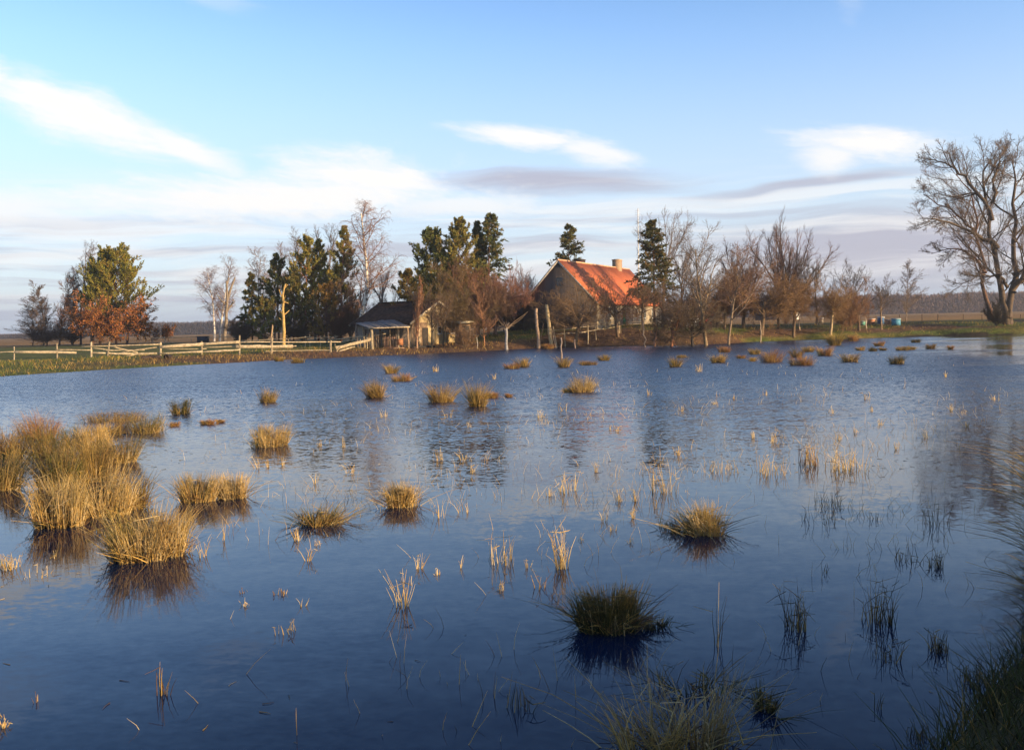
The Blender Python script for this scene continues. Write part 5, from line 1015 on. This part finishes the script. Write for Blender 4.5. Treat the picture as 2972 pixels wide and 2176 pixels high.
# reeds and rushes close to the camera, in the shade of the bank
DP = PAL['dark']
def nearclump(px, yb, w, h, n, label, pal, spread, long_, name='rush_tussock'): return T(px, yb, w, h, pal, label, n, spread, long_=long_, name=name)
nearclump(2030, 2215, 260, 215, 300, 'dead grass tussock at the bottom edge right of centre, pale dry blades', 'dryshade' if 'dryshade' in PAL else 'brown', .7, .12)
nearclump(1880, 2200, 160, 230, 160, 'pale dry grass tuft at the bottom edge, left of the larger one', 'straw', .6, .1)
nearclump(2210, 2060, 60, 85, 120, 'small upright sedge tuft right of the bottom tussock', 'dark', .6, .1)
nearclump(2030, 2010, 140, 80, 110, 'thin dark sedge behind the bottom tussock', 'dark', 1.0, .3)
c_ = wat(2078, 2160); a = Acc(); rng = newrng(); blades(a, np.array([[0, 0, -.05], [.1, .1, -.05], [-.3, .05, -.05], [.28, -.1, -.05]]), np.array([1.02, .55, .6, .5]), nrm(np.array([[.1, .1, 0], [1, 0, 0], [-1, 0, 0], [1, .4, 0]])), np.array([.03, .1, .12, .2]), np.array([.02, .1, .1, .2]), np.array([.004, .003, .003, .003]), np.array([PALE*.7]*4), rng, 6)
o = a.build('tall_stalk', M_BLADE); o.location = tuple(c_); tag(o, 'tall thin straight stalks rising from the bottom tussock', 'reeds')
# arching rushes on the right bank, seen dark against the water
def bankrush(X0, Y0, rad, H, n, label, pal='dark'):
    rng = newrng(); a = Acc(); th = rng.uniform(0, 6.28, n); r_ = np.sqrt(rng.uniform(0, 1, n)); z = tz1(X0, Y0)
    bx = r_*np.cos(th)*rad; by = r_*np.sin(th)*rad; B = np.stack([bx, by, tz(X0+bx, Y0+by)-z-.03], 1); d = nrm(np.stack([np.cos(th), np.sin(th), 0*th], 1)+rng.normal(size=(n, 3))*np.array([.4, .4, 0]))
    cols, ws = PAL[pal]; blades(a, B, H*rng.uniform(.4, 1.1, n), d, .1+rng.uniform(0, .5, n), rng.uniform(.1, 1.0, n), rng.uniform(.003, .005, n), colmix(rng, n, cols, ws), rng, 7, tipc=colmix(rng, n, [STRAW, BROWN, OLIVE], [.4, .3, .3]))
    o = a.build('bank_rush', M_BLADE); o.location = (X0, Y0, z); tag(o, label, 'tussock')
bankrush(6.95, 11.1, .5, 1.0, 560, 'dark arching rushes on the right bank, farthest and tallest')
bankrush(6.1, 9.7, .42, .85, 480, 'dark arching rushes on the right bank, below the tallest ones')
bankrush(5.25, 8.4, .4, .68, 420, 'dark trailing rushes hanging over the water at the right edge')
bankrush(4.4, 7.0, .34, .5, 320, 'low dark rushes above the grass in the lower right corner')
# grass: short on the bank beside the camera, longer and patchy along the far shore
def grass(name, label, n, xr, yr, keep, hmin, hmax, wid, cfun, dens=None):
    rng = newrng(); x = rng.uniform(*xr, n); y = rng.uniform(*yr, n); k = keep(x, y); x, y = x[k], y[k]; z = tz(x, y); k = z > .0; x, y, z = x[k], y[k], z[k]; n = len(x)
    th = rng.uniform(0, 6.28, n); d = np.stack([np.cos(th), np.sin(th), 0*th], 1); a = Acc(); pt = (.6+.8*np.clip(vnoise(x, y, 51, .8)+.5, 0, 1)); H = rng.uniform(hmin, hmax, n)*pt
    blades(a, np.stack([x, y, z-.01], 1), H, d, rng.uniform(.1, .7, n), rng.uniform(0, .5, n), wid*rng.uniform(.6, 1.2, n), cfun(x, y, rng), rng, 4)
    tag(a.build(name, M_BLADE), label, 'grass', kind='stuff')
def cf_far(x, y, rng):
    c = gcol(x, y)*1.35; s = y-shore(x); w = rng.uniform(size=len(x)) < .22+.25*vnoise(x, y, 61, .5); c[w] = STRAW*rng.uniform(.5, .9, (int(w.sum()), 1)); return c*rng.uniform(.7, 1.35, (len(x), 1))
grass('shore_grass', 'grass and weeds growing along the far shore', 60000, (-48, 72), (50, 128), lambda x, y: (y-shore(x) > -.4) & (y-shore(x) < 24) & (np.abs(x) < y*.58) & (gcol(x, y)[:, 1] > .058), .10, .34, .022, cf_far)
def cf_near(x, y, rng): return colmix(rng, len(x), [GREEN*.7, DARK, OLIVE*.7, STRAW*.45], [.45, .25, .2, .1])
grass('bank_grass', 'rough grass on the bank beside the camera', 90000, (1.6, 14), (3.2, 24), lambda x, y: (x-edge(y) > -.05) & (x-edge(y) < 2.6), .08, .30, .0038, cf_near)
grass('added_shade_reeds', 'unseen tall grass and reeds added on the bank crest to shade the foreground', 60000, (2.6, 16), (-6, 9), lambda x, y: (x-edge(y) > 2.0) & (x-edge(y) < 4.6) & (x > .62*y+2.0) & (np.hypot(x, y) > 4.5), .3, .66, .011, lambda x, y, r: colmix(r, len(x), [STRAW*.7, BROWN, GREEN], [.4, .3, .3]))  # added out of view so the crest throws shade over the near water

# straw and leaf litter floating on the water, drifted into patches
rng = newrng(); n = 9000; x = rng.uniform(-14, 18, n); y = rng.uniform(5, 34, n); k = (vnoise(x, y, 71, .5)+.5*vnoise(x, y, 72, 1.7)+rng.normal(size=n)*.22 > .62) & (x < edge(y)-.05) & ((y > 9.5) | (rng.uniform(size=n) < .2)); x, y = x[k], y[k]; n = len(x)
th = rng.uniform(0, 6.28, n); D = np.stack([np.cos(th), np.sin(th), 0*th], 1); a = Acc(); P = np.stack([x, y, np.full(n, .004)], 1); L = rng.uniform(.02, .12, n)
tubes(a, np.stack([P, P+D*(L*.5)[:, None]+rng.normal(size=(n, 3))*np.array([.006, .006, .001]), P+D*L[:, None]], 1), radii(rng.uniform(.0015, .0035, n)+y*.00006, np.full(n, .0012), 3), 3, colmix(rng, n, [BROWN*.7, STRAW*.7, DARK, PALE*.8], [.35, .25, .25, .15]), rng)
tag(a.build('floating_litter', M_BLADE), 'bits of straw and leaf litter floating on the flooded meadow', 'litter', kind='stuff')
# ------------------------------------------------------------------ air
m = bpy.data.materials.new('haze'); m.use_nodes = True; m.node_tree.nodes.clear(); q = NB(m.node_tree)
v = q.n('ShaderNodeVolumePrincipled'); v.inputs['Color'].default_value = (.80, .86, .95, 1); v.inputs['Density'].default_value = .00028; v.inputs['Anisotropy'].default_value = .2
o_ = q.n('ShaderNodeOutputMaterial'); m.node_tree.links.new(v.outputs[0], o_.inputs['Volume'])
a = Acc(); boxv(a, (-950, -70, -2), (1900, 0, 0), (0, 950, 0), (0, 0, 42)); o = a.build('haze', m); tag(o, 'thin pale air haze over the fields', 'haze', kind='stuff')
